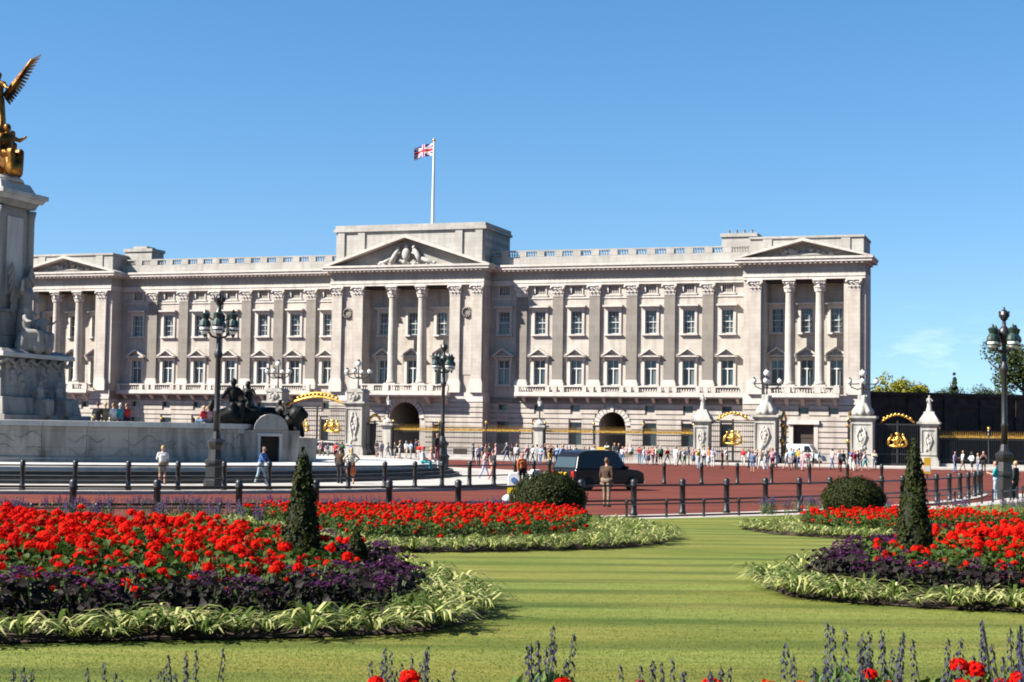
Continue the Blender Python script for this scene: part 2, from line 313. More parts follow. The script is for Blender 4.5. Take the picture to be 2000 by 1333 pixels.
# shared window meshes, origin at the bottom centre of the opening, wall face at y = 0
def win_meshes(w, h, kind):
    fr=MB(); t_=0.30
    fr.box(-w/2-t_,-w/2,-0.12,0.06,0,h); fr.box(w/2,w/2+t_,-0.12,0.06,0,h); fr.box(-w/2-t_-0.06,w/2+t_+0.06,-0.14,0.06,h,h+0.28)
    sash=MB(); y0,y1=0.20,0.27
    sash.box(-w/2,-w/2+0.08,y0,y1,0,h); sash.box(w/2-0.08,w/2,y0,y1,0,h); sash.box(-w/2,w/2,y0,y1,0,0.1); sash.box(-w/2,w/2,y0,y1,h-0.09,h)
    if kind=='low':
        sash.box(-w/2,w/2,y0-0.02,y1-0.01,h*0.64,h*0.64+0.13); sash.box(-0.055,0.055,y0-0.01,y1-0.02,0,h)
    else:
        sash.box(-w/2,w/2,y0-0.02,y1-0.01,h*0.49,h*0.49+0.09)
        for k in (0.25,0.75): sash.box(-w/2,w/2,y0+0.01,y1-0.02,h*k-0.02,h*k+0.02)
        for k in (-1/6,1/6): sash.box(w*k-0.02,w*k+0.02,y0+0.005,y1-0.025,0,h)
    pane=MB(); pane.add([(-w/2,0.33,0),(w/2,0.33,0),(w/2,0.33,h),(-w/2,0.33,h)],[(0,1,2,3)])
    cus=[]
    for (bot,tp,inn) in ((0.0,0.60,1),(0.0,0.46,1),(0.0,0.95,4),(0.62,0.97,0),(0.35,0.97,0),(0.0,0.72,2)):
        cu=MB()
        for sx in (-1,1):
            xs=[sx*w*0.5*k/8 for k in range(inn,9)]
            for k in range(len(xs)-1):
                ya=0.30+0.012*(k%2); yb=0.30+0.012*((k+1)%2)
                cu.add([(xs[k],ya,h*bot),(xs[k+1],yb,h*bot),(xs[k+1],yb,h*tp),(xs[k],ya,h*tp)],[(0,1,2,3)])
        cus.append(cu.mesh('curtain',CURT))
    sill=MB(); sill.box(-w/2-0.38,w/2+0.38,-0.30,0.06,-0.20,0.0)
    hood=MB(); e=w/2+0.62
    if kind=='low':
        hood.box(-e,e,-0.66,0.0,h+0.34,h+0.50)
        hood.prism([(-e-0.04,h+0.503),(-e+0.34,h+0.503),(0,h+1.22),(0,h+1.42)],-0.74,0.0); hood.prism([(e+0.04,h+0.503),(0.001,h+1.42),(0.001,h+1.22),(e-0.34,h+0.503)],-0.735,0.0)
        hood.prism([(-e+0.36,h+0.51),(e-0.36,h+0.51),(0,h+1.20)],-0.12,0.0)
        for sx in (-1,1): hood.prism([(0.0,h+0.34),(-0.42,h+0.34),(-0.30,h+0.05),(-0.08,h-0.28),(0.0,h-0.32)], sx*(e-0.30)-0.12, sx*(e-0.30)+0.12, 'x')
        hood.ball((0,-0.16,h+0.55),0.24,8,sc=(1,0.6,1.1)); hood.ball((-0.34,-0.12,h+0.50),0.16,8,sc=(1.2,0.6,0.8)); hood.ball((0.34,-0.12,h+0.50),0.16,8,sc=(1.2,0.6,0.8))
    else:
        hood.box(-w/2-0.50,w/2+0.50,-0.62,0.0,h+0.42,h+0.62); hood.box(-w/2-0.42,w/2+0.42,-0.28,0.0,h+0.285,h+0.417)
    return fr.mesh('window',TRIM), sash.mesh('sash',SASH), pane.mesh('pane',GLASS), cus, sill.mesh('sill',TRIM), hood.mesh('hood',TRIM)
WLOW=(1.42,2.95); WUP=(1.36,2.75); ZL,ZU=8.52,14.52
ML=win_meshes(*WLOW,'low'); MU=win_meshes(*WUP,'up')
def place_window(u, v, z, ms, hood=True):
    o=obj('window', ms[0], PAL, (u,-v,z))
    for nm,me in (('sash',ms[1]),('pane',ms[2]),('curtain',random.choice(ms[3])),('sill',ms[4]))+((('hood',ms[5]),) if hood else ()):
        obj(nm, me, o)
def hole(u, wh, z): return (u-wh[0]/2, u+wh[0]/2, z, z+wh[1])
SMALLW=MB(); SMALLW.add([(-0.6,0.25,0),(0.6,0.25,0),(0.6,0.25,1),(-0.6,0.25,1)],[(0,1,2,3)]); SMALLME=SMALLW.mesh('basement_pane',GLASS)
GR=MB()
for k in range(5): GR.box(-0.44+k*0.2,-0.36+k*0.2,-0.02,0.06,0.0,0.86)
ATTICG=GR.mesh('attic_grille',TRIM)
FRB=MB(); FRB.box(-0.78,-0.62,-0.10,0.1,-0.1,1.0); FRB.box(0.62,0.78,-0.10,0.1,-0.1,1.0); FRB.box(-0.95,0.95,-0.12,0.1,-0.28,-0.1); ATTICF=FRB.mesh('attic_opening',TRIM)
def attic_opening(u, v):
    o=obj('attic_opening',ATTICF,PAL,(u,-v,19.30)); obj('grille',ATTICG,o,(0.0,0.12,0))
# capitals
def cap_mesh(w, d, h, roundc=False):
    mb=MB(); rr=random.Random(3)
    if roundc: mb.lathe([(w/2,0),(w/2*1.02,h*0.3),(w/2*1.15,h*0.6),(w/2*1.42,h*0.86)],16)
    else: mb.add([(-w/2,-d,0),(w/2,-d,0),(w/2,0,0),(-w/2,0,0),(-w/2-0.14,-d-0.14,h*0.86),(w/2+0.14,-d-0.14,h*0.86),(w/2+0.14,0,h*0.86),(-w/2-0.14,0,h*0.86)],[(0,1,5,4),(1,2,6,5),(2,3,7,6),(3,0,4,7)])
    e=w/2+0.24
    if roundc: mb.box(-e,e,-e,e,h*0.86,h)
    else: mb.box(-e,e,-d-0.24,0,h*0.86,h)
    def leaf(p, nrm, s_):
        nx,ny=nrm; tx,ty=-ny,nx; L=s_; vs=[]
        for (a,o_,zz) in ((-0.5,0.02,0),(0.5,0.02,0),(-0.55,0.10,0.55),(0.55,0.10,0.55),(-0.35,0.24,0.95),(0.35,0.24,0.95),(-0.2,0.30,0.78),(0.2,0.30,0.78)):
            vs.append((p[0]+tx*a*L*0.8+nx*o_*L*1.3, p[1]+ty*a*L*0.8+ny*o_*L*1.3, p[2]+zz*L))
        mb.add(vs,[(0,1,3,2),(2,3,5,4),(4,5,7,6)]); mb.add([(x+nx*-0.03,y+ny*-0.03,z) for x,y,z in vs],[(2,3,1,0),(4,5,3,2)])
    if roundc:
        for row,(zz,k) in enumerate(((0.0,8),(h*0.34,8))):
            for i in range(k):
                a=2*PI*(i+0.5*row)/k; leaf((math.cos(a)*w/2*1.02,math.sin(a)*w/2*1.02,zz),(math.cos(a),math.sin(a)),h*0.42)
        for i in range(4):
            a=PI/4+PI/2*i; mb.tube([(math.cos(a)*w/2*1.2,math.sin(a)*w/2*1.2,h*0.5),(math.cos(a)*w/2*1.65,math.sin(a)*w/2*1.65,h*0.78)],[0.07,0.15],6)
    else:
        for row,zz in enumerate((0.0,h*0.34)):
            k=3-row
            for i in range(k): leaf((-w/2+w*(i+0.5)/k,-d-0.02-0.05*row,zz),(0,-1),h*0.42)
        for sx in (-1,1): mb.tube([(sx*w*0.3,-d-0.06,h*0.5),(sx*(w/2+0.16),-d-0.26,h*0.78)],[0.07,0.16],6); mb.ball((sx*(w/2+0.14),-d-0.24,h*0.76),0.15,8)
        mb.ball((0,-d-0.18,h*0.88),0.13,6)
    return mb.mesh('capital',TRIM)
PW=1.30; CAPP=cap_mesh(PW,0.30,1.36); CAPC=cap_mesh(1.02,0,1.40,True)
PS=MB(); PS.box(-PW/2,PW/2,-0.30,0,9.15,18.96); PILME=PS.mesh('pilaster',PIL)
PS=MB(); PS.box(-PW/2,PW/2,-0.34,0,9.15,18.96); PILME2=PS.mesh('pilaster',STONE)
PB_=MB(); PB_.box(-PW/2-0.16,PW/2+0.16,-0.46,0,7.5,8.75); PB_.box(-PW/2-0.10,PW/2+0.10,-0.42,0,8.75,8.95); PB_.box(-PW/2-0.04,PW/2+0.04,-0.37,0,8.95,9.15); PEDME=PB_.mesh('pedestal',TRIM)
def pilaster(u, v, me):
    o=obj('pilaster', me, PAL, (u,-v,0)); obj('capital', CAPP, o, (0,0,18.97)); obj('pedestal', PEDME, o)
CS=MB(); CS.lathe([(0.60,8.6),(0.66,8.72),(0.60,8.84),(0.56,8.95),(0.515,9.1),(0.51,12),(0.485,15.5),(0.44,18.7),(0.47,18.85),(0.44,18.95)],20); COLME=CS.mesh('column',STONE,True)
CP=MB(); CP.box(-0.74,0.74,-0.74,0.74,7.5,8.6); CPME=CP.mesh('pedestal',TRIM)
def column(u, v):
    o=obj('column', COLME, PAL, (u,-v,0)); obj('capital', CAPC, o, (0,0,18.95)); obj('pedestal', CPME, o)
# baluster template
def balustrade(name, u0, u1, v, z0, z1, posts, pw=0.5, m=TRIM, th=0.34):
    mb=MB(); hb_=0.16; yc=-v
    mb.box(u0,u1,yc-th/2,yc+th/2,z0,z0+hb_); mb.box(u0,u1,yc-th/2-0.03,yc+th/2+0.03,z1-0.15,z1)
    par=mb.build(name, m, PAL)
    for p_ in posts:
        pb=MB(); pb.box(p_-pw/2,p_+pw/2,yc-th/2-0.02,yc+th/2+0.02,z0+hb_,z1-0.15); pb.build('post', m, par)
    bb=MB(); h=z1-0.15-z0-hb_; k=int((u1-u0)/0.30)
    for i in range(k):
        uu=u0+(i+0.5)*(u1-u0)/k
        if any(abs(uu-p_)<pw/2+0.05 for p_ in posts): continue
        bb.lathe([(0.05,0),(0.05,h*0.1),(0.105,h*0.38),(0.05,h*0.75),(0.07,h)],5,(uu,yc,z0+hb_))
    if bb.v:
        o=bb.build('balusters', m, par); o['kind']='stuff'
    return par
def entablature(u0, u1, v, e0, e1, dz=0.0, back=1.0):
    a=MB(); a.box(u0,u1,-v-0.38,back,20.33+dz,20.62); a.box(u0-0.03*e0,u1+0.03*e1,-v-0.44,back,20.62,20.93); part('architrave',a,TRIM)
    a=MB(); a.box(u0,u1,-v-0.30,back,20.93,21.98); part('frieze',a,FRZ)
    a=MB(); a.box(u0-0.3*e0,u1+0.3*e1,-v-0.58,back,21.98,22.20)
    k=int((u1-u0)/0.55)
    for i in range(k):
        uu=u0+(i+0.5)*(u1-u0)/k; a.box(uu-0.14,uu+0.14,-v-1.02,-v-0.58,22.02,22.20)
    a.box(u0-0.80*e0,u1+0.80*e1,-v-1.12,back,22.20+dz,22.52); a.box(u0-0.92*e0,u1+0.92*e1,-v-1.24,back,22.52,22.76+dz); part('cornice',a,TRIM)
def courses(u0, u1, v, z0, z1, holes, nc=9, arch=None):
    """rusticated courses: each one a row of stone with a recessed joint below and above"""
    h=(z1-z0)/nc
    for i in range(nc):
        c,d=z0+i*h+0.06,z0+(i+1)*h-0.06; mb=MB(); segs=[(u0,u1)]
        hs_=[(a,b) for a,b,e,f in holes if e<d-0.02 and f>c+0.02]
        if arch:
            for (ca,ra,sp) in arch:
                zz=c if c>sp else None
                if c<sp: hs_.append((ca-ra,ca+ra))
                elif c<sp+ra: w_=math.sqrt(max(0,ra*ra-(c-sp)**2)); hs_.append((ca-w_,ca+w_))
        for a,b in hs_: segs=[q for s_ in segs for q in ([(s_[0],min(s_[1],a))] if s_[0]<a else [])+([(max(s_[0],b),s_[1])] if s_[1]>b else [])]
        for a,b in segs:
            if b-a>0.03:
                mb=MB(); mb.box(a,b,-v-0.16,-v+0.02,c,d); part('stone_course',mb,STONE)
def arch_wall(mb, ca, ra, sp, top, v, depth, n=16):
    """infill between a rectangle (ca±ra, sp..top) and the half-circle inside it, with its soffit"""
    y=-v; arc=[(ca+ra*math.cos(PI*i/n), sp+ra*math.sin(PI*i/n)) for i in range(n+1)]
    for i in range(n):
        a,b=arc[i],arc[i+1]; mb.add([(a[0],y,a[1]),(a[0],y,top),(b[0],y,top),(b[0],y,b[1])],[(0,1,2,3)])
        mb.add([(a[0],y,a[1]),(b[0],y,b[1]),(b[0],y+depth,b[1]),(a[0],y+depth,a[1])],[(0,1,2,3)])
def voussoirs(ca, ra, sp, v, n=13, rout=0.62):
    for i in range(n):
        a,b=PI*i/n+0.02,PI*(i+1)/n-0.02; mb=MB(); pr=-v-0.17 if i!=n//2 else -v-0.30; ro=ra+rout*(1.0 if i!=n//2 else 1.18)
        poly=[(ca+ra*math.cos(a),sp+ra*math.sin(a)),(ca+ro*math.cos(a),sp+ro*math.sin(a)),(ca+ro*math.cos(b),sp+ro*math.sin(b)),(ca+ra*math.cos(b),sp+ra*math.sin(b))]
        mb.prism(poly,pr,-v+0.02); part('voussoir',mb,TRIM)
def tunnel(ca, ra, top, v, depth=9.0):
    mb=MB(); y0=-v+0.5; y1=-v+depth
    mb.add([(ca-ra,y0,0.02),(ca-ra,y1,0.02),(ca-ra,y1,top),(ca-ra,y0,top)],[(0,1,2,3)]); mb.add([(ca+ra,y0,0.02),(ca+ra,y0,top),(ca+ra,y1,top),(ca+ra,y1,0.02)],[(0,1,2,3)])
    mb.add([(ca-ra,y0,top),(ca-ra,y1,top),(ca+ra,y1,top),(ca+ra,y0,top)],[(0,1,2,3)]); part('passage',mb,FRZ)
    g=MB(); g.add([(ca-ra,y1,0.02),(ca+ra,y1,0.02),(ca+ra,y1,top),(ca-ra,y1,top)],[(0,1,2,3)])
    part('passage_door',g,WOOD)
for s in (1,-1):
    # ---- wing
    u0,u1=M(s,9.9,41.0); ws=[s*w for w in WB]
    mb=MB(); hs_=[hole(w,WLOW,ZL) for w in ws]+[hole(w,WUP,ZU) for w in ws]+[(w-0.62,w+0.62,19.30,20.18) for w in ws]
    holes_wall(mb,u0,u1,6.9,20.33,hs_); part('wing_wall',mb)
    for w in ws:
        place_window(w,0,ZL,ML); place_window(w,0,ZU,MU); attic_opening(w,0)
        g=MB(); g.add([(w-0.62,0.40,19.3),(w+0.62,0.40,19.3),(w+0.62,0.40,20.18),(w-0.62,0.40,20.18)],[(0,1,2,3)]); part('attic_shutter',g,DARK)
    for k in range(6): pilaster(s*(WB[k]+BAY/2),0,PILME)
    st=MB(); st.box(u0,u1,-0.10,0.02,18.74,18.92); part('string_course',st,TRIM)
    # ground floor with passage arch in the middle bay
    ca,ra,sp=s*WB[3],1.60,3.80
    sm=[(w-0.58,w+0.58,5.55,6.15) for i,w in enumerate(ws) if i!=3]+[(w-0.8,w+0.8,1.5,4.15) for i,w in enumerate(ws) if i!=3]
    mb=MB(); holes_wall(mb,u0,u1,0,6.9,sm+[(ca-ra,ca+ra,0,sp+ra)],depth=0.5); arch_wall(mb,ca,ra,sp,sp+ra,0,0.5); part('ground_floor_wall',mb,STONE)
    courses(u0,u1,0,0.95,6.35,sm,9,[(ca,ra+0.64,sp)]); voussoirs(ca,ra,sp,0); tunnel(ca,ra,sp+ra,0)
    for i,w in enumerate(ws):
        if i==3: continue
        o=obj('basement_window',SMALLME,PAL,(w,0.15,5.55),scale=(0.97,1,0.6)); o=obj('ground_floor_pane',SMALLME,PAL,(w,0.15,1.5),scale=(1.34,1,2.65))
        fr=MB(); fr.box(-0.8,0.8,0.28,0.36,1.30,1.40); fr.box(-0.05,0.05,0.27,0.35,0,2.65); fr.box(-0.8,-0.7,0.28,0.36,0,2.65); fr.box(0.7,0.8,0.28,0.36,0,2.65); fr.build('sash',SASH,o).scale=(1/1.34,1,1/2.65)
    pl=MB()
    for a,b in ((u0,ca-ra),(ca+ra,u1)): pl.box(a,b,-0.20,0.02,0,0.93)
    part('plinth',pl,PARA)
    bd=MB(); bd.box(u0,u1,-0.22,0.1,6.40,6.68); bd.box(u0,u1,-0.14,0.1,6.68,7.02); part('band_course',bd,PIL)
    a,b=M(s,13.35,40.9)
    sb=MB(); sb.box(a,b,-1.25,0.1,7.18,7.50); sb.box(a,b,-1.08,0.1,7.03,7.18); k=14
    for i in range(k):
        uu=a+(i+0.5)*(b-a)/k; sb.prism([(0,7.03),(-0.95,7.03),(-0.85,6.86),(-0.25,6.45),(0,6.4)],uu-0.16,uu+0.16,'x')
    part('balcony_slab',sb,TRIM); balustrade('balcony_balustrade',a,b,1.02,7.5,8.42,[s*(WB[k]+BAY/2) for k in range(1,6)]+[a+0.3,b-0.3]+[s*(WB[k]+BAY/2+d) for k in range(1,6) for d in (-0.9,0.9)])
    entablature(u0,u1,0,0,0)
    pw=MB(); pw.box(u0,u1,-0.32,0.3,22.76,23.62); part('parapet',pw,PARA)
    balustrade('roof_balustrade',u0,u1,0.05,23.62,24.55,[s*(WB[k]+BAY/2) for k in range(6)]+[s*(WB[k]+BAY/2-BAY/2) for k in range(7)],0.95,PARA,0.40)
    # ---- end pavilion
    u0,u1=M(s,40.9,54.4); ws=[s*w for w in PB]; PR=0.55
    rec=M(s,43.35,52.05)                                   # recess behind the columns
    mb=MB(); holes_wall(mb,rec[0],rec[1],6.9,20.33,[hole(w,WLOW,ZL) for w in ws]+[hole(w,WUP,ZU) for w in ws],v=PR); part('pavilion_wall',mb)
    for w in ws:
        place_window(w,PR,ZL,ML,True); place_window(w,PR,ZU,MU,True)
    for a,b in ((u0,rec[0]),(rec[1],u1)):
        mb=MB(); mb.box(a,b,-PV,2.0,6.9,20.33); part('corner_pier',mb)
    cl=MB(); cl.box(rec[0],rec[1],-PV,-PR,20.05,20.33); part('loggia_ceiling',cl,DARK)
    for q in (42.25,53.2): pilaster(s*q,PV,PILME2)
    for q in (PC-1.68,PC+1.68): column(s*q,PV-0.35)
    dr=[(ws[1]-1.15,ws[1]+1.15,0.0,4.15)]+[(w-0.55,w+0.55,5.35,6.05) for w in ws]
    mb=MB(); holes_wall(mb,u0,u1,0,6.9,dr,v=PV,depth=0.5)
    mb.add([(u1,-PV,0),(u1,3,0),(u1,3,6.9),(u1,-PV,6.9)],[(0,1,2,3)]); mb.add([(u0,-PV,0),(u0,-PV,6.9),(u0,3,6.9),(u0,3,0)],[(0,1,2,3)]); part('ground_floor_wall',mb)
    courses(u0,u1,PV,0.95,6.35,[(ws[1]-1.6,ws[1]+1.6,0,4.6)]+dr[1:],9)
    df=MB(); df.box(ws[1]-1.6,ws[1]-1.15,-PV-0.2,-PV+0.02,0,4.2); df.box(ws[1]+1.15,ws[1]+1.6,-PV-0.2,-PV+0.02,0,4.2); df.box(ws[1]-1.75,ws[1]+1.75,-PV-0.42,-PV+0.02,4.2,4.62); part('door_surround',df,TRIM)
    dd=MB(); dd.box(ws[1]-1.15,ws[1]+1.15,-PV+0.35,-PV+0.42,0.02,4.15); dd.box(ws[1]-1.15,ws[1]+1.15,-PV+0.30,-PV+0.36,2.7,2.82); part('doorway',dd,WOOD)
    for w in ws: obj('basement_window',SMALLME,PAL,(w,-PV+0.15,5.35),scale=(0.92,1,0.7))
    pl=MB(); pl.box(u0-0.05,ws[1]-1.6,-PV-0.2,-PV+0.02,0,0.93); pl.box(ws[1]+1.6,u1+0.05,-PV-0.2,-PV+0.02,0,0.93); part('plinth',pl,PARA)
    bd=MB(); bd.box(u0,u1,-PV-0.22,0.1,6.40,6.68); bd.box(u0,u1,-PV-0.14,0.1,6.68,7.5); part('band_course',bd,TRIM)
    a,b=M(s,PC-4.1,PC+4.0)
    sb=MB(); sb.box(a,b,-PV-1.25,-PV-0.1,7.16,7.46); sb.box(a+0.1,b-0.1,-PV-1.08,-PV-0.1,6.98,7.16)
    for i in range(5):
        uu=a+0.5+i*(b-a-1)/4; sb.prism([(-PV,6.98),(-PV-0.95,6.98),(-PV-0.8,6.8),(-PV-0.25,6.3),(-PV,6.2)],uu-0.2,uu+0.2,'x')
    part('balcony_slab',sb,TRIM); balustrade('balcony_balustrade',a,b,PV+1.02,7.46,8.40,[a+0.3,b-0.3]+[s*(PC-1.68),s*(PC+1.68)],0.7)
    entablature(u0,u1,PV,1,1,0.004,2.0)
    # pediment, attic, sculpture
    c=(u0+u1)/2; hw=(u1-u0)/2+0.9; z0=22.77; za=24.85
    pm=MB(); pm.prism([(c-hw+0.9,z0),(c+hw-0.9,z0),(c,za-0.35)],-PV-0.02,0); part('tympanum',pm,FRZ)
    pm=MB(); pm.prism([(c-hw,z0+0.005),(c-hw+0.75,z0+0.005),(c,za-0.33),(c,za)],-PV-1.26,-0.5); pm.prism([(c+hw,z0+0.005),(c+0.002,za),(c+0.002,za-0.33),(c+hw-0.75,z0+0.005)],-PV-1.255,-0.5); part('raking_cornice',pm,TRIM)
    sc=MB(); rr=random.Random(5)
    for i in range(26):
        uu=rr.uniform(-3.4,3.4); zz=z0+0.12+rr.random()*max(0.1,(1-abs(uu)/4.2))*1.2; sc.ball((c+uu,-PV-0.14,zz),rr.uniform(0.14,0.30),7,sc=(1.2,0.7,1.1))
    sc.tube([(c-3.6,-PV-0.12,z0+0.16),(c,-PV-0.2,z0+0.3),(c+3.6,-PV-0.12,z0+0.16)],[0.12,0.3,0.12],7)
    for i in range(9): uu=-3.2+0.8*i; sc.tube([(c+uu,-PV-0.14,z0+0.1),(c+uu*0.9,-PV-0.16,z0+0.15+1.25*(1-abs(uu)/4.2))],0.13,6)
    part('tympanum_sculpture',sc,PARA,True)
    at=MB(); at.box(u0+0.65,u1-0.25,-PV+0.25,4,22.77,24.98); at.box(u0+0.55,u1-0.15,-PV+0.10,4.1,24.98,25.22); part('attic_block',at,PARA)
    for q in (u0+2.6,u1-2.2):
        pr=MB(); pr.box(q-0.5,q+0.5,-PV+0.14,-PV+0.26,22.78,24.97); part('attic_pilaster',pr,PARA)
    # chimney block at the inner end
    a,b=M(s,37.6,41.6); ch=MB(); ch.box(a,b,1.2,4.2,22.7,25.75); ch.box(a-0.15,b+0.15,1.05,4.35,25.75,26.15)
    if s<0: ch.box(a+1,b-1,1.6,3.8,26.15,26.5)
    part('chimney_block',ch,PARA)
    if s>0:
        pots=MB()
        for q in range(4): pots.lathe([(0.16,0),(0.13,0.4),(0.17,0.5)],8,(a+0.6+q*0.9,2.4,26.15))
        part('chimney_pots',pots,PIL)
# ---- centre
mb=MB(); rc=(-5.6,5.6); PR=0.45
holes_wall(mb,rc[0],rc[1],6.9,20.33,[hole(w,WLOW,ZL) for w in CB]+[hole(w,WUP,ZU) for w in CB],v=PR); part('loggia_wall',mb)
for w in CB: place_window(w,PR,ZL,ML,True); place_window(w,PR,ZU,MU,True)
for a,b in ((-9.9,rc[0]),(rc[1],9.9)):
    mb=MB(); mb.box(a,b,-PV,2.0,6.9,20.33); part('corner_pier',mb)
    c=(a+b)/2; pn=MB(); pn.box(c-0.72,c+0.72,-PV-0.06,-PV+0.01,9.6,15.4); part('sunk_panel',pn,STONE)
    rd=MB(); rd.lathe([(0.02,0.06),(0.34,0.05),(0.40,0.0),(0.52,0.10),(0.62,0.12),(0.70,0.0)],20)
    for k in range(12): rd.ball((0.52*math.cos(k*PI/6),0.52*math.sin(k*PI/6),0.1),0.15,6)
    o=rd.build('roundel',PIL,PAL,(c,-PV-0.02,17.05)); o.rotation_euler=(R(90),0,0)
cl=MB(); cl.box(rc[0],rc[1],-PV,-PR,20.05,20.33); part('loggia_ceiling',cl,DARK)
for q in (-9.1,-6.3,6.3,9.1): pilaster(q,PV,PILME2)
for q in (-1.9,1.9): column(q,PV-0.2)
ca,ra,sp=0.0,1.95,4.35
drs=[(-4.9,-3.6,0,3.7),(3.6,4.9,0,3.7)]
mb=MB(); holes_wall(mb,-9.9,9.9,0,6.9,drs+[(-ra,ra,0,sp+ra)],v=PV,depth=0.5); arch_wall(mb,ca,ra,sp,sp+ra,PV,0.5)
mb.add([(9.9,-PV,0),(9.9,0,0),(9.9,0,6.9),(9.9,-PV,6.9)],[(0,1,2,3)]); mb.add([(-9.9,-PV,0),(-9.9,-PV,6.9),(-9.9,0,6.9),(-9.9,0,0)],[(0,1,2,3)]); part('ground_floor_wall',mb)
courses(-9.95,9.95,PV,0.95,6.35,drs,9,[(0,ra+0.64,sp)]); voussoirs(0,ra,sp,PV,15,0.6); tunnel(0,ra,sp+ra,PV)
for a,b,c,d in drs:
    g=MB(); g.box(a,b,-PV+0.4,-PV+0.45,0.02,d); part('side_door',g,WOOD)
pl=MB(); pl.box(-9.97,-4.9,-PV-0.2,-PV+0.02,0,0.93); pl.box(4.9,9.97,-PV-0.2,-PV+0.02,0,0.93); pl.box(-3.6,-ra,-PV-0.2,-PV+0.02,0,0.93); pl.box(ra,3.6,-PV-0.2,-PV+0.02,0,0.93); part('plinth',pl,PARA)
vg=MB(); vg.box(6.4,8.1,-PV-0.23,-PV-0.19,0.12,0.86); part('basement_grating',vg,DARK)
bd=MB(); bd.box(-9.97,9.97,-PV-0.22,0.1,6.40,6.68); bd.box(-9.93,9.93,-PV-0.14,0.1,6.68,7.5); part('band_course',bd,TRIM)
sb=MB(); sb.box(-6.0,6.0,-PV-1.75,-PV-0.1,7.12,7.46); sb.box(-5.9,5.9,-PV-1.55,-PV-0.1,6.92,7.12)
for uu in (-5.4,-3.2,3.2,5.4): sb.prism([(-PV,6.92),(-PV-1.4,6.92),(-PV-1.2,6.7),(-PV-0.35,6.1),(-PV,6.0)],uu-0.25,uu+0.25,'x')
part('balcony_slab',sb,TRIM); balustrade('balcony_balustrade',-6.0,6.0,PV+1.5,7.46,8.42,[-5.7,-3.8,-1.9,1.9,3.8,5.7],0.8)
entablature(-9.95,9.95,PV,1,1,0.004,2.0)
z0=22.77; za=26.45; hw=10.85
pm=MB(); pm.prism([(-hw+1.2,z0),(hw-1.2,z0),(0,za-0.5)],-PV-0.02,0); part('tympanum',pm,FRZ)
pm=MB(); pm.prism([(-hw,z0+0.005),(-hw+0.9,z0+0.005),(0,za-0.40),(0,za)],-PV-1.26,-0.5); pm.prism([(hw,z0+0.005),(0.002,za),(0.002,za-0.40),(hw-0.9,z0+0.005)],-PV-1.255,-0.5); part('raking_cornice',pm,TRIM)
sc=MB(); rr=random.Random(11)
sc.ball((0,-PV-0.5,24.1),0.62,12,sc=(0.9,0.6,1.25)); sc.ball((0,-PV-0.5,25.1),0.34,10,sc=(1.1,0.7,0.9))
for sx in (-1,1):
    sc.tube([(sx*1.9,-PV-0.45,23.1),(sx*1.5,-PV-0.5,23.9),(sx*1.0,-PV-0.5,24.7)],[0.42,0.34,0.26],8); sc.ball((sx*1.0,-PV-0.55,24.9),0.26,8)
    sc.tube([(sx*1.5,-PV-0.5,24.0),(sx*0.75,-PV-0.6,24.3)],[0.16,0.10],6); sc.tube([(sx*2.0,-PV-0.45,23.5),(sx*2.9,-PV-0.4,23.2),(sx*3.7,-PV-0.4,22.95)],[0.3,0.22,0.12],7)
for i in range(40):
    uu=rr.uniform(-3.6,3.6); sc.ball((uu,-PV-0.4,z0+0.1+rr.random()*0.55*(1.2-abs(uu)/4)),rr.uniform(0.12,0.28),7,sc=(1.2,0.7,1.0))
part('coat_of_arms',sc,PARA,True)
at=MB(); at.box(-9.6,9.75,-PV+0.25,7,22.77,27.05); at.box(-9.85,10.0,-PV-0.02,7.2,27.05,27.40); at.box(-9.7,9.85,-PV+0.15,7.1,27.40,27.85); part('attic_block',at,PARA)
for q in (-8.9,-6.2,6.5,9.05):
    pr=MB(); pr.box(q-0.45,q+0.45,-PV+0.08,-PV+0.26,22.78,27.04); part('attic_pilaster',pr,PARA)
# solid body behind the fronts and the roofs
bd=MB(); bd.box(-52.2,52.2,1.0,16,6.9,22.6); bd.box(-52.2,52.2,9.6,16,0.0,6.9); part('main_block',bd,STONE)
bd=MB()
for s in (1,-1):
    a,b=M(s,41.0,54.3); bd.box(a,b,0.2,3.4,6.9,22.6)
bd.box(-9.9,9.9,0.2,1.0,6.9,22.6)
part('pavilion_core',bd,STONE)
rf=MB(); rf.prism([(-52,22.6),(52,22.6),(52,22.75),(-52,22.75)],1.0,16); rf.prism([(1.5,22.8),(15.5,22.8),(11.5,24.0),(5.5,24.0)],-38,38,'x'); part('roof',rf,mat('lead_roof',(0.12,0.13,0.14),0.6,var=0.2))
# flagpole and flag (things of their own)
fp=thing('flagpole','tall white flagpole on the roof above the central pediment','flagpole',front(0.35,-4.5,27.85))
mb=MB(); mb.lathe([(0.30,0.0),(0.26,0.3),(0.20,0.5),(0.17,5),(0.11,11.2),(0.10,11.3)],10); mb.build('pole',SASH,fp,smooth=True)
mb=MB(); mb.ball((0,0,11.45),0.2,10); mb.build('finial',GOLD,fp,smooth=True)
FR=mat('flag_red',(0.55,0.02,0.04),0.8); FWh=mat('flag_white',(0.8,0.8,0.8),0.8); FB=mat('flag_blue',(0.02,0.035,0.22),0.8)
mb=MB(); nx,ny=64,36; L,H=2.75,1.55
def flagpt(i,j):
    x=i/nx*L; z=j/ny*H; a=0.16*(0.25+x/L); return (-x*0.90, a*math.sin(x*3.6+0.4*z), z-0.55*(x/L)**1.5-0.06*math.sin(x*3.0))
for i in range(nx+1):
    for j in range(ny+1): mb.v.append(flagpt(i,j))
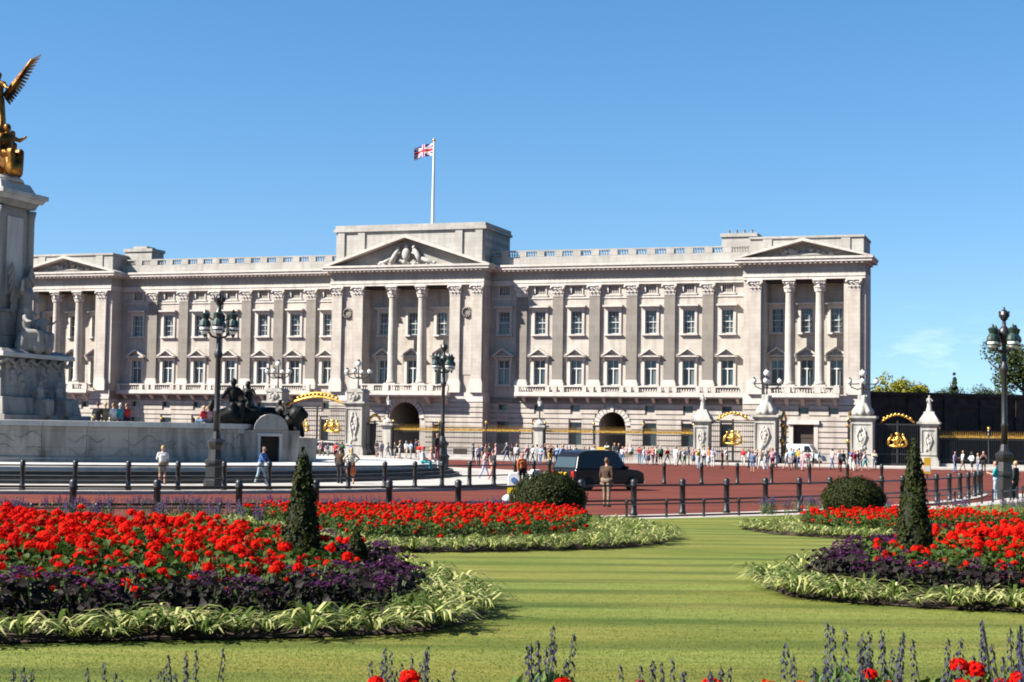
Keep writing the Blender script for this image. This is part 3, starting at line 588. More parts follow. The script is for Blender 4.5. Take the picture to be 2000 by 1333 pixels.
for i in range(nx):
    for j in range(ny):
        k=i*(ny+1)+j; mb.f.append((k,k+ny+1,k+ny+2,k+1))
        x=(i+0.5)/nx*2-1; z=(j+0.5)/ny*2-1; X=x*2; Z=z          # 2:1 ensign
        dgl=abs(X-2*Z)/2.236; dg2=abs(X+2*Z)/2.236; m_=2
        if min(dgl,dg2)<0.2: m_=1
        if dgl<0.1 and ((X>0)==(X-2*Z<0)): m_=0
        if dg2<0.1 and ((X>0)==(X+2*Z>0)): m_=0
        if abs(X)<0.33 or abs(Z)<0.33: m_=1
        if abs(X)<0.2 or abs(Z)<0.2: m_=0
        mb.m.append(m_)
fl=mb.build('flag',[FR,FWh,FB],None,front(0.20,-4.5,37.4)); fl.rotation_euler=(0,0,-TH); fl.modifiers.new('thick','SOLIDIFY').thickness=0.01
tag(fl,'red, white and blue flag flying left from the rooftop pole','flag')
# ------------------------------------------------------------------ bodies and statues: limbs fused into one skin
def capsule(mb, p0, r0_, p1, r1_, n=10):
    p0,p1=Vector(p0),Vector(p1); d=p1-p0; L=d.length
    ax = d.normalized() if L>1e-6 else Vector((0,0,1))
    u=ax.orthogonal().normalized(); w=ax.cross(u); rings=[]; h=4
    for i in range(h+1):
        a=-PI/2+PI/2*i/h; rings.append((p0+ax*(r0_*math.sin(a)), r0_*math.cos(a)))
    for i in range(h+1):
        a=PI/2*i/h; rings.append((p1+ax*(r1_*math.sin(a)), r1_*math.cos(a)))
    vs=[]; fs=[]
    for c,r_ in rings:
        r_=max(r_,1e-4)
        for j in range(n): vs.append(c+(u*math.cos(2*PI*j/n)+w*math.sin(2*PI*j/n))*r_)
    k=len(rings)
    for i in range(k-1):
        for j in range(n): fs.append((i*n+j,i*n+(j+1)%n,(i+1)*n+(j+1)%n,(i+1)*n+j))
    fs.append(tuple(range(n-1,-1,-1))); fs.append(tuple((k-1)*n+j for j in range(n)))
    mb.add(vs,fs)
def fuse(name, caps, voxel, mats, extra=None):
    """caps: (p0,r0,p1,r1,material index); one continuous surface, coloured by the nearest limb"""
    mb=MB()
    for c in caps: capsule(mb,*c[:4])
    tmp=bpy.data.objects.new('tmp', mb.mesh('tmp', mats[0])); COL.objects.link(tmp)
    md=tmp.modifiers.new('r','REMESH'); md.mode='VOXEL'; md.voxel_size=voxel; md.use_smooth_shade=True
    sm=tmp.modifiers.new('s','SMOOTH'); sm.factor=0.5; sm.iterations=2
    dg=bpy.context.evaluated_depsgraph_get(); me=bpy.data.meshes.new_from_object(tmp.evaluated_get(dg)); bpy.data.objects.remove(tmp)
    me.name=name; me.materials.clear()
    for m_ in mats: me.materials.append(m_)
    n_=len(me.polygons)
    if len(mats)>1:
        ce=np.empty(n_*3,np.float32); me.polygons.foreach_get('center',ce); ce=ce.reshape(-1,3); best=np.full(n_,1e9); idx=np.zeros(n_,np.int32)
        for p0,ra,p1,rb,mi in caps:
            a=np.array(p0,float); d=np.array(p1,float)-a; L2=max(1e-9,d@d); t_=np.clip(((ce-a)@d)/L2,0,1)
            ds=np.linalg.norm(ce-(a+t_[:,None]*d),axis=1)-(ra+(rb-ra)*t_); q_=ds<best; best[q_]=ds[q_]; idx[q_]=mi
        me.polygons.foreach_set('material_index',idx)
    me.polygons.foreach_set('use_smooth',np.ones(n_,bool)); me.update(); return me
def statue_caps(x,y,z,h,face=0.0,arms=((0.5,0.2),(0.5,0.2)),seated=False,robe=True,m=0,lean=0.0):
    """draped figure of height h at (x,y,z) turned by face; arms: (raise 0..1, out)"""
    s_=h/1.8; c_,sn=math.cos(face),math.sin(face); out_=[]
    def T(px,py,pz): return (x+(px*c_-py*sn)*s_, y+(px*sn+py*c_)*s_, z+pz*s_)
    def C(a,ra,b_,rb): out_.append((T(*a),ra*s_,T(*b_),rb*s_,m))
    hip = 0.55 if seated else 0.95; sh=hip+0.52
    C((0,0,hip),0.17,(0,lean,sh-0.12),0.17); C((-0.16,lean,sh),0.09,(0.16,lean,sh),0.09); C((0,lean,sh),0.07,(0,lean*1.1,sh+0.12),0.06); C((0,lean*1.1-0.02,sh+0.22),0.105,(0,lean*1.1,sh+0.27),0.11)
    for sx,(up_,ot) in zip((-1,1),arms):
        e=(sx*(0.24+0.2*ot),lean-0.1,sh-0.26+0.34*up_); w_=(sx*(0.22+0.45*ot),lean-0.26+0.1*up_,sh-0.40+0.85*up_)
        C((sx*0.2,lean,sh-0.02),0.075,e,0.06); C(e,0.06,w_,0.042)
    if seated:
        for sx in (-1,1): C((sx*0.11,0,hip),0.14,(sx*0.14,-0.48,hip+0.02),0.11); C((sx*0.14,-0.48,hip),0.115,(sx*0.13,-0.50,0.05),0.10)
        C((0,-0.2,hip-0.1),0.2,(0,-0.42,0.1),0.24); C((0,0.06,0.1),0.28,(0,0.02,0.4),0.24)
    elif robe:
        for sx in (-1,1): C((sx*0.07,0,hip),0.15,(sx*0.12,0.02,0.08),0.17)
        C((0,0.05,hip-0.2),0.18,(0,0.10,0.1),0.22); C((-0.15,-0.08,0.6),0.07,(-0.22,-0.12,0.05),0.09); C((0.16,-0.05,0.6),0.07,(0.2,-0.14,0.05),0.09)
    else:
        for sx in (-1,1): C((sx*0.1,0,hip),0.11,(sx*0.12,-0.02,0.5),0.075); C((sx*0.12,-0.02,0.5),0.07,(sx*0.13,0.02,0.06),0.05)
    return out_
def wing(mb, root, tip, drop, n=9, th=0.05, back=(0,1,0)):
    """feathered wing: overlapping blades from a leading edge"""
    root,tip,drop,back=Vector(root),Vector(tip),Vector(drop),Vector(back); ed=tip-root; up_=ed.normalized()
    mb.tube([root,root+ed*0.5+back*0.06,tip],[ed.length*0.085,ed.length*0.06,0.03],7)
    for i in range(n):
        t_=(i+0.4)/n; a=root+ed*t_; L=drop*(1.05-0.55*abs(t_-0.45)); b_=a+L*(1-0.35*t_)+ed*(0.10+0.24*t_); wv_=ed.normalized()*(ed.length/n*1.15); o_=back*(0.02*(i%2))
        vs=[a-wv_*0.6+o_,a+wv_*0.6+o_,b_+wv_*0.30+o_,b_+o_+(b_-a)*0.06,b_-wv_*0.30+o_]; vs2=[v_+back*th for v_ in vs]
        mb.add(vs+vs2,[(0,1,2,3,4),(9,8,7,6,5)]+[(k,k+5,(k+1)%5+5,(k+1)%5) for k in range(5)])
# ------------------------------------------------------------------ memorial terrace (steps), podium and monument
STEPM=mat('dark_granite',(0.085,0.085,0.078),0.8,var=0.4,scale=1.5)  # step stone, a much darker grey than the terrace paving
ter=thing('memorial_terrace','round marble terrace with shallow steps around the monument','terrace',(MC.x,MC.y,0))
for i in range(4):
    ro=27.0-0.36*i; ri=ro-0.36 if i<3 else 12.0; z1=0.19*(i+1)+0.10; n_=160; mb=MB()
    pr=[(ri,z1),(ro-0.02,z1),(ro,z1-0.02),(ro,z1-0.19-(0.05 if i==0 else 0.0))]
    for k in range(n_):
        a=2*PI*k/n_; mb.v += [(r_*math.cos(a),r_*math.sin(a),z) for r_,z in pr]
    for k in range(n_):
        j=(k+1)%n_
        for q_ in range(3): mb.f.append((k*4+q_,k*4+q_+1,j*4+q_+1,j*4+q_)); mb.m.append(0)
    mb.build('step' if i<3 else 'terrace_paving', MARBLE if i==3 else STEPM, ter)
ZT=0.86
mon=thing('monument','tall white marble monument with gilded winged figure on its column','monument',(MC.x-0.95,MC.y,0),-TH)
def arc_block(name, r0_, r1_, z0_, z1_, a0, a1, m, parent, n=3, bev=0.02):
    mb=MB(); vs=[]
    for k in range(n+1):
        a=a0+(a1-a0)*k/n; c_,s_=math.cos(a),math.sin(a)
        vs += [(r1_*c_,r1_*s_,z0_),(r1_*c_,r1_*s_,z1_-bev),((r1_-bev)*c_,(r1_-bev)*s_,z1_),(r0_*c_,r0_*s_,z1_),(r0_*c_,r0_*s_,z0_)]
    fs=[]
    for k in range(n):
        o=k*5
        for q_ in range(5): fs.append((o+q_,o+q_+5,o+(q_+1)%5+5,o+(q_+1)%5))
    fs.append((4,3,2,1,0)); fs.append(tuple(n*5+k for k in range(5))); mb.add(vs,[tuple(reversed(f)) for f in fs]); return mb.build(name,m,parent)
RP=17.3; NP=48
for k in range(NP):
    a0,a1=2*PI*k/NP,2*PI*(k+1)/NP; mid=(a0+a1)/2
    if math.sin(mid+(-TH))>0.55: continue                       # far side, out of sight
    o=arc_block('wall_panel',RP-0.6,RP,ZT+0.26,2.66,a0+0.0006,a1-0.0006,MARBLE2,mon)
    arc_block('base_moulding',RP-0.3,RP+0.16,ZT,ZT+0.27,a0,a1,MARBLE2,mon,2)
    arc_block('coping',RP-1.1,RP+0.22,2.66,2.94,a0+0.0006,a1-0.0006,MARBLE,mon,2)
    rr=random.Random(k); rl=MB()
    for q_ in range(3):
        aa=rr.uniform(a0+0.02,a1-0.02); zz=rr.uniform(1.35,2.3); pts=[]; dirn=rr.choice((-1,1)); ph=rr.random()*6
        for t_ in range(9): pts.append(((RP+0.01)*math.cos(aa+dirn*0.010*t_),(RP+0.01)*math.sin(aa+dirn*0.010*t_),zz+0.16*math.sin(ph+t_*0.9)))
        rl.tube(pts,[0.01+0.03*math.sin(PI*(t_+0.5)/9) for t_ in range(9)],5)
    rl.build('relief',MARBLE2,mon,smooth=True)
mb=MB(); mb.lathe([(0.1,2.62),(RP-1.0,2.62),(RP-1.0,2.5)],64); mb.build('podium_floor',PAVE,mon)
def sq(name, half, z0_, z1_, m, half1=None, chamf=0.03):
    h1=half if half1 is None else half1; mb=MB()
    mb.add([(-half,-half,z0_),(half,-half,z0_),(half,half,z0_),(-half,half,z0_),(-h1,-h1,z1_),(h1,-h1,z1_),(h1,h1,z1_),(-h1,h1,z1_)],[(0,3,2,1),(4,5,6,7),(0,1,5,4),(1,2,6,5),(2,3,7,6),(3,0,4,7)])
    o=mb.build(name,m,mon); bv=o.modifiers.new('b','BEVEL'); bv.width=chamf; bv.segments=1; return o
MARB3=stone('monument_marble',(0.38,0.36,0.33),(0.11,0.105,0.10),(1.6,0.7))
sq('plinth',4.3,2.62,3.3,MARB3); sq('plinth',3.9,3.3,4.3,MARB3,3.7); sq('die',3.25,4.3,6.6,MARB3,3.1); sq('ledge',3.55,6.6,6.86,MARBLE); sq('ledge',3.35,6.86,7.1,MARB3,3.0)
sq('pedestal',2.15,7.1,7.9,MARB3,2.0); sq('pedestal',1.9,7.9,9.3,MARB3,1.75); sq('ledge',1.95,9.3,9.5,MARB3,1.8)
sq('shaft',1.52,9.5,15.6,MARB3,1.45)
for sx,sy in ((1,0),(-1,0),(0,-1),(0,1)):
    mb=MB()
    if sx: mb.box(sx*1.47-0.06,sx*1.47+0.06,-0.78,0.78,10.4,15.0)
    else: mb.box(-0.78,0.78,sy*1.47-0.06,sy*1.47+0.06,10.4,15.0)
    mb.build('carved_panel',MARBLE,mon)
for sx in (-1,1):
    for sy in (-1,1):
        mb=MB(); mb.lathe([(0.30,9.5),(0.26,9.8),(0.24,14.9),(0.34,15.5)],10,(sx*1.5,sy*1.5,0)); mb.build('corner_shaft',MARB3,mon,smooth=True)
sq('cornice',1.7,15.6,15.95,MARB3,1.85); sq('cornice',2.0,15.95,16.2,MARBLE,2.15); sq('cornice',2.25,16.2,16.48,MARBLE); sq('attic',1.75,16.48,17.1,MARBLE,1.45)
mb=MB(); mb.lathe([(1.7,17.1),(1.62,17.3),(1.3,17.55),(1.05,17.9),(0.9,18.0)],20); mb.build('dome',MARBLE,mon,smooth=True)
# gilded group: winged figure on a globe, two seated figures below
caps=[]
caps += statue_caps(0,0,20.3,3.4,0.2,((0.95,0.35),(0.25,0.5)),False,True)
caps += [((0,0,19.6),0.75,(0,0,19.9),0.75,0)]
caps += statue_caps(0.95,-0.3,17.6,3.7,1.2,((0.1,0.4),(0.5,0.6)),True); caps += statue_caps(-0.95,-0.3,17.6,3.7,-1.2,((0.1,0.4),(0.5,0.6)),True)
caps += [((0,0,17.5),0.9,(0,0,19.2),0.6,0),((0.5,0.2,18.2),0.5,(1.3,0.3,17.7),0.35,0),((-0.5,0.2,18.2),0.5,(-1.3,0.3,17.7),0.35,0)]
rr=random.Random(8)
for i in range(34):
    a=rr.random()*6.28; z=rr.uniform(17.6,20.2); q_=rr.uniform(0.7,1.35)*(1-0.25*(z-17.6)/2.6); caps.append(((q_*math.cos(a),q_*math.sin(a),z),rr.uniform(0.12,0.26),(q_*1.1*math.cos(a+0.3),q_*1.1*math.sin(a+0.3),z-rr.uniform(0.2,0.6)),rr.uniform(0.08,0.2),0))
gs=fuse('gilded_figures',caps,0.06,[GILT]); obj('gilded_figures',gs,mon)
mb=MB(); wing(mb,(0.25,0.3,22.3),(1.75,0.7,24.6),(0.12,0.1,-0.85),17,0.06); wing(mb,(-0.25,0.3,22.3),(-1.75,0.7,24.6),(-0.12,0.1,-0.85),17,0.06); mb.build('wings',GILT,mon,smooth=False)
# marble groups on three sides
for (gx,gy,fa,nm) in ((2.5,0.3,PI/2,'north'),(0,-2.7,0.0,'front')):
    caps=[]; c_,s_=math.cos(fa),math.sin(fa)
    def G(px,py): return gx+px*c_-py*s_, gy+px*s_+py*c_
    x,y=G(0,0.3); caps += statue_caps(x,y,7.1,4.3,fa,((0.75,0.4),(0.2,0.4)),False,True)
    x,y=G(-0.9,-0.35); caps += statue_caps(x,y,7.1,3.2,fa+0.5,((0.3,0.5),(0.1,0.3)),True)
    x,y=G(0.95,-0.2); caps += statue_caps(x,y,7.1,3.0,fa-0.5,((0.1,0.3),(0.5,0.5)),True)
    me=fuse('marble_group',caps,0.085,[MARB3]); obj('marble_group',me,mon)
    mb=MB(); x,y=G(0,0.6); dx=Vector((c_,s_,0)); bk=Vector((-s_,c_,0))
    for sg in (-1,1): wing(mb,Vector((x,y,10.2))+dx*0.2*sg,Vector((x,y,12.2))+dx*0.95*sg,dx*0.3*sg+Vector((0,0,-2.2)),8,0.07,bk)
    mb.build('marble_wings',MARB3,mon)
# prow-like carving on the front corner of the plinth and scrolls on the side
mb=MB(); mb.add([(1.0,-4.3,2.9),(3.0,-4.3,2.9),(2.0,-5.2,2.9),(1.2,-4.2,4.4),(2.8,-4.2,4.4),(2.0,-5.0,4.3),(2.0,-4.35,6.1)],[(0,2,1),(0,3,5,2),(2,5,4,1),(3,6,5),(5,6,4),(1,4,3,0),(3,4,6)]); o=mb.build('prow_carving',MARBLE,mon); bv=o.modifiers.new('b','BEVEL'); bv.width=0.08; bv.segments=3
for gx,gy,fa in ((3.9,-0.5,PI/2),(3.9,1.4,PI/2),(-0.6,-4.3,0.0)):
    caps=statue_caps(gx,gy,3.3,2.6,fa,((0.2,0.5),(0.4,0.4)),True)+[((gx,gy,3.3),0.6,(gx,gy,3.9),0.4,0)]
    obj('carved_figure',fuse('carved_figure',caps,0.09,[MARB3]),mon)
for side in range(2):
    rr=random.Random(40+side); cv=MB()
    for i in range(46):
        t_=rr.uniform(-2.9,2.9); z=rr.uniform(4.5,6.4); 
        p=(3.18,t_,z) if side==0 else (t_,-3.18,z); cv.ball(p,rr.uniform(0.12,0.3),7,sc=(0.5,1.2,1.1) if side==0 else (1.2,0.5,1.1))
    for i in range(6):
        t_=-2.6+i*1.04; cv.tube([((3.2,t_,6.5) if side==0 else (t_,-3.2,6.5)),((3.3,t_+0.5,6.2) if side==0 else (t_+0.5,-3.3,6.2)),((3.2,t_+1.0,6.5) if side==0 else (t_+1.0,-3.2,6.5))],0.11,6)
    cv.build('carved_frieze',MARB3,mon,smooth=True)
# portal block closing the podium on the right
pb0=atY(530,890,91.0); por=thing('podium_portal','marble podium doorway with curved top beneath the bronze group','doorway',(pb0.x,91.0,ZT),R(16))
mb=MB(); mb.box(-1.55,-0.62,0,4,0,1.75); mb.box(0.42,1.55,0,4,0,1.75); mb.box(-0.62,0.42,0,4,1.42,1.75); mb.build('wall',MARBLE2,por)
mb=MB(); mb.box(-0.62,0.42,0.5,0.56,0,1.42); mb.build('door',DARK,por)
mb=MB(); mb.box(-0.78,-0.62,-0.06,0.1,0,1.42); mb.box(0.42,0.58,-0.06,0.1,0,1.42); mb.box(-0.8,0.6,-0.08,0.1,1.42,1.58); mb.build('door_frame',MARBLE,por)
mb=MB(); arcp=[(-0.75+1.9*0.5*(1-math.cos(PI*k/10)),1.76+0.9*math.sin(PI*k/10)) for k in range(11)]; mb.prism([(x_-0.25,z_) for x_,z_ in arcp],-0.1,2.6); o=mb.build('curved_top',MARBLE2,por)
mb=MB(); mb.box(-3.9,-1.55,-0.2,4,1.55,2.0); mb.build('coping',MARBLE,por); mb=MB(); mb.box(-3.8,-1.55,0,4,0,1.55); mb.build('wall',MARBLE2,por)
mb=MB(); mb.box(1.55,2.55,0.3,3,0,1.35); mb.build('low_pier',MARBLE2,por)
caps=[]
caps += statue_caps(-1.55,1.5,1.95,2.75,0.15,((0.15,0.5),(0.1,0.4)),True)
caps += statue_caps(-0.75,1.9,2.2,2.3,-0.4,((0.2,0.4),(0.2,0.4)),True,lean=-0.1)
caps += statue_caps(0.75,1.5,1.55,2.0,-0.9,((0.1,0.4),(0.3,0.4)),True)
caps += [((-2.7,1.0,2.1),0.28,(-1.6,1.2,2.5),0.35,0),((-2.9,0.9,2.1),0.16,(-2.6,1.0,2.9),0.18,0),((-0.9,1.8,2.2),0.55,(0.4,1.8,2.3),0.5,0)]
# lion at the right: body, chest, head, mane, legs
caps += [((0.5,1.75,1.87),0.48,(1.35,1.55,1.97),0.46,0),((1.4,1.50,2.07),0.46,(1.6,1.35,2.42),0.46,0),((1.7,1.20,2.52),0.32,(1.92,1.10,2.40),0.20,0),((1.5,1.25,1.82),0.19,(1.6,1.05,1.42),0.14,0),((1.75,1.45,1.82),0.18,(1.85,1.25,1.42),0.13,0),((0.6,1.35,1.82),0.28,(0.9,1.05,1.52),0.16,0),((-1.9,1.2,2.0),0.5,(-0.6,1.5,2.3),0.55,0),((-2.6,0.9,2.0),0.35,(-1.7,0.9,2.3),0.42,0)]
bg_=obj('bronze_group',fuse('bronze_group',caps,0.055,[BRONZE]),None,Vector(por.location)+Vector((-0.1,-0.7,-0.1)),R(16),1.14); tag(bg_,'dark bronze seated figures and lion on the podium doorway','statue')
# ------------------------------------------------------------------ big street lamps
def big_lamp():
    t_=thing('street_lamp','','lamp')
    mb=MB(); mb.lathe([(0.52,0),(0.52,0.25),(0.44,0.3),(0.44,0.95),(0.5,1.0),(0.5,1.1),(0.36,1.2),(0.30,1.6),(0.40,1.8),(0.42,1.95),(0.22,2.1),(0.16,2.4)],8); mb.build('base',IRON,t_)
    mb=MB(); mb.lathe([(0.15,2.3),(0.14,3.2),(0.17,3.25),(0.13,3.35),(0.115,5.6),(0.17,5.7),(0.20,5.85),(0.12,6.0),(0.10,6.9),(0.16,7.05),(0.24,7.3),(0.28,7.5),(0.14,7.7),(0.09,7.75),(0.08,7.95)],12); mb.build('post',IRON,t_,smooth=True)
    mb=MB(); mb.lathe([(0.06,7.95),(0.16,8.05),(0.22,8.25),(0.17,8.40),(0.05,8.5),(0.03,8.62)],8)
    for k in range(6): a=k*PI/3; mb.tube([(0.2*math.cos(a),0.2*math.sin(a),8.15),(0.25*math.cos(a),0.25*math.sin(a),8.42)],[0.05,0.02],5)
    mb.build('crown_finial',IRON,t_)
    for k in range(4):
        a=k*PI/2; c_,s_=math.cos(a),math.sin(a); D=0.62
        mb=MB(); mb.tube([(0.1*c_,0.1*s_,6.55),(0.32*c_,0.32*s_,6.62),(0.55*c_,0.55*s_,6.95),(0.62*c_,0.62*s_,7.35)],[0.05,0.05,0.05,0.045],6); mb.tube([(0.12*c_,0.12*s_,7.25),(0.40*c_,0.40*s_,7.42),(D*c_,D*s_,7.40)],0.035,6); mb.build('arm',IRON,t_)
        mb=MB(); mb.ball((D*c_,D*s_,6.98),0.24,12,sc=(1,1,1.25)); lt=mb.build('lantern',OPAL,t_,smooth=True)
        mb=MB(); mb.lathe([(0.245,7.02),(0.27,7.10),(0.24,7.25),(0.14,7.38),(0.17,7.46),(0.22,7.60),(0.10,7.66),(0.03,7.82)],10,(D*c_,D*s_,0)); mb.build('lantern_cap',GREENIRON,lt)
        mb=MB(); mb.lathe([(0.02,6.55),(0.07,6.62),(0.10,6.72),(0.235,6.86),(0.242,6.9)],10,(D*c_,D*s_,0)); mb.build('lantern_foot',GREENIRON,lt)
    return t_
lp=big_lamp(); lp.location=(atY(420,955,72.6).x,72.6,0.11); lp['label']='tall black four-lantern street lamp before the podium wall'; lp['group']='ornate street lamps'; lp.rotation_euler=(0,0,0.1)
l2=copy_tree(lp,None,(atY(1962,975,74.0).x,74.0,0.06),0.35); l2['label']='tall black four-lantern street lamp at the right edge'
l3=copy_tree(lp,None,(atY(863,930,108.0).x,108.0,0.02),0.6); l3['label']='tall black four-lantern street lamp before the central archway'
# ------------------------------------------------------------------ post-and-rail fences on circles round the memorial
def circ_hit(px, rad):
    """point where the photo column px meets the circle, nearest to the camera"""
    v=pray(px,960); d=Vector((v.x,v.y)).normalized(); m_=Vector((MC.x,MC.y)); b_=d.dot(m_); c_=m_.dot(m_)-rad*rad; t_=b_-math.sqrt(max(0,b_*b_-c_)); return Vector((d.x*t_,d.y*t_,0))
POST=MB(); POST.lathe([(0.125,0),(0.125,0.10),(0.10,0.14),(0.092,0.92),(0.125,0.96),(0.125,1.0),(0.10,1.06),(0.115,1.12),(0.07,1.18),(0.02,1.2)],10); POSTME=POST.mesh('post',IRON,True)
def ang(p): return math.atan2(p.y-MC.y,p.x-MC.x)
def fence(label, cat, rad, angs, z, postme, rails, rr=0.034, scale=1.0):
    f=thing('post_and_rail_fence',label,cat,(MC.x,MC.y,z))
    for a in angs: obj('post',postme,f,(rad*math.cos(a),rad*math.sin(a),0),scale=scale)
    for h in rails:
        for a,b_ in zip(angs,angs[1:]):
            mb=MB(); mb.tube([(rad*math.cos(a+(b_-a)*t_/4),rad*math.sin(a+(b_-a)*t_/4),h) for t_ in range(5)],rr,6,cap=False); mb.build('rail',IRON,f)
    return f
RN=55.6
na=[ang(circ_hit(px,RN)) for px in (-180,-20,143,307,467,617,760,895,1020,1135,1238,1333,1419,1495,1561,1621)]; step_=na[-1]-na[-2]
while na[-1]<R(-18): na.append(na[-1]+step_*1.0)
fence('black post-and-rail fence along the near edge of the red road','fence',RN,na,0.0,POSTME,(0.50,0.98))
sheet_k=ring_sheet('road_kerb',55.3,55.9,0.02,0.02,PAVE)
fa=[ang(circ_hit(px,34.6)) for px in (-165,-62,43,146,250,347,437,525,604,680,751,810,863)]
sp_=0.058
while fa[-1]<R(8): fa.append(fa[-1]+sp_)
fence('black post-and-rail fence round the memorial island kerb','fence',34.6,fa,0.115,POSTME,(0.05,0.5,0.98))
SP=MB(); SP.lathe([(0.05,0),(0.04,0.06),(0.038,0.44),(0.055,0.47),(0.055,0.52),(0.02,0.56)],8); SPME=SP.mesh('post',IRON)
sa0=ang(circ_hit(1302,58.0)); sst=ang(circ_hit(1375,58.0))-sa0
sa=[sa0+sst*k for k in range(-22,60) if sa0+sst*k<R(-17)]
fence('low iron rail on short posts along the lawn edge','fence',58.0,sa,0.09,SPME,(0.42,),0.024)
# free-standing bollards across the road
for i,px in enumerate((1297,1370,1440,1507,1581,1655,1722,1795)):
    p=Vector((8.6+2.05*i,90.6+0.95*i,0)); p=atY(px,945,90.6+0.9*i)
    o=obj('bollard',POSTME,None,(p.x,p.y,-0.02)); tag(o,('first','second','third','fourth','fifth','sixth','seventh','eighth')[i]+' black bollard from the taxi in the row across the road','bollard','bollards across the red road')
# ------------------------------------------------------------------ palace railings, gate piers, gates
VF=22.0
FEN=-TH
def pier_base(px): u,z=onplane(px,890,VF); return front(u,VF), u
def globes_lamp(parent, z, s_=1.0, n=4, top=True):
    mb=MB(); mb.lathe([(0.22*s_,z),(0.10*s_,z+0.2*s_),(0.07*s_,z+1.3*s_),(0.12*s_,z+1.4*s_),(0.07*s_,z+1.5*s_),(0.06*s_,z+2.6*s_)],8); mb.build('lamp_post',IRON,parent)
    for k in range(n):
        a=k*2*PI/n+0.1; c_,s2=math.cos(a),math.sin(a); D=1.35*s_
        mb=MB(); mb.tube([(0,0,z+1.35*s_),(D*0.4*c_,D*0.4*s2,z+1.15*s_),(D*0.85*c_,D*0.85*s2,z+1.4*s_),(D*c_,D*s2,z+1.75*s_)],0.06*s_,6); mb.tube([(D*0.25*c_,D*0.25*s2,z+1.75*s_),(D*c_,D*s2,z+1.70*s_)],0.06*s_,5); mb.build('arm',IRON,parent)
        mb=MB(); mb.ball((D*c_,D*s2,z+2.0*s_),0.30*s_,10); gl=mb.build('globe',OPAL,parent,smooth=True)
        mb=MB(); mb.lathe([(0.26*s_,z+2.1*s_),(0.18*s_,z+2.28*s_),(0.05*s_,z+2.42*s_)],8,(D*c_,D*s2,0)); mb.build('globe_cap',IRON,gl)
    if top:
        mb=MB(); mb.ball((0,0,z+2.85*s_),0.36*s_,10); gl=mb.build('globe',OPAL,parent,smooth=True)
        mb=MB(); mb.lathe([(0.30*s_,z+2.98*s_),(0.2*s_,z+3.2*s_),(0.05*s_,z+3.4*s_)],8); mb.build('globe_cap',IRON,gl)
def carving(parent, w, y, z0_, z1_, seed, k=14):
    rr=random.Random(seed); mb=MB()
    for i in range(k):
        t_=i/k; mb.ball((rr.uniform(-0.28,0.28)*w,y,z0_+(z1_-z0_)*t_),rr.uniform(0.10,0.2)*w,7,sc=(1,0.5,1.1))
    for sx in (-1,1): mb.tube([(sx*w*0.1,y,z1_),(sx*w*0.34,y-0.03,z0_*0.4+z1_*0.6),(sx*w*0.2,y-0.03,z0_*0.7+z1_*0.3),(0,y,z0_)],[0.05*w,0.08*w,0.06*w,0.03*w],5)
    mb.ball((0,y-0.04,z0_*0.55+z1_*0.45),0.17*w,9,sc=(1,0.5,1.3))
    mb.build('carving',PIERS,parent,smooth=True)
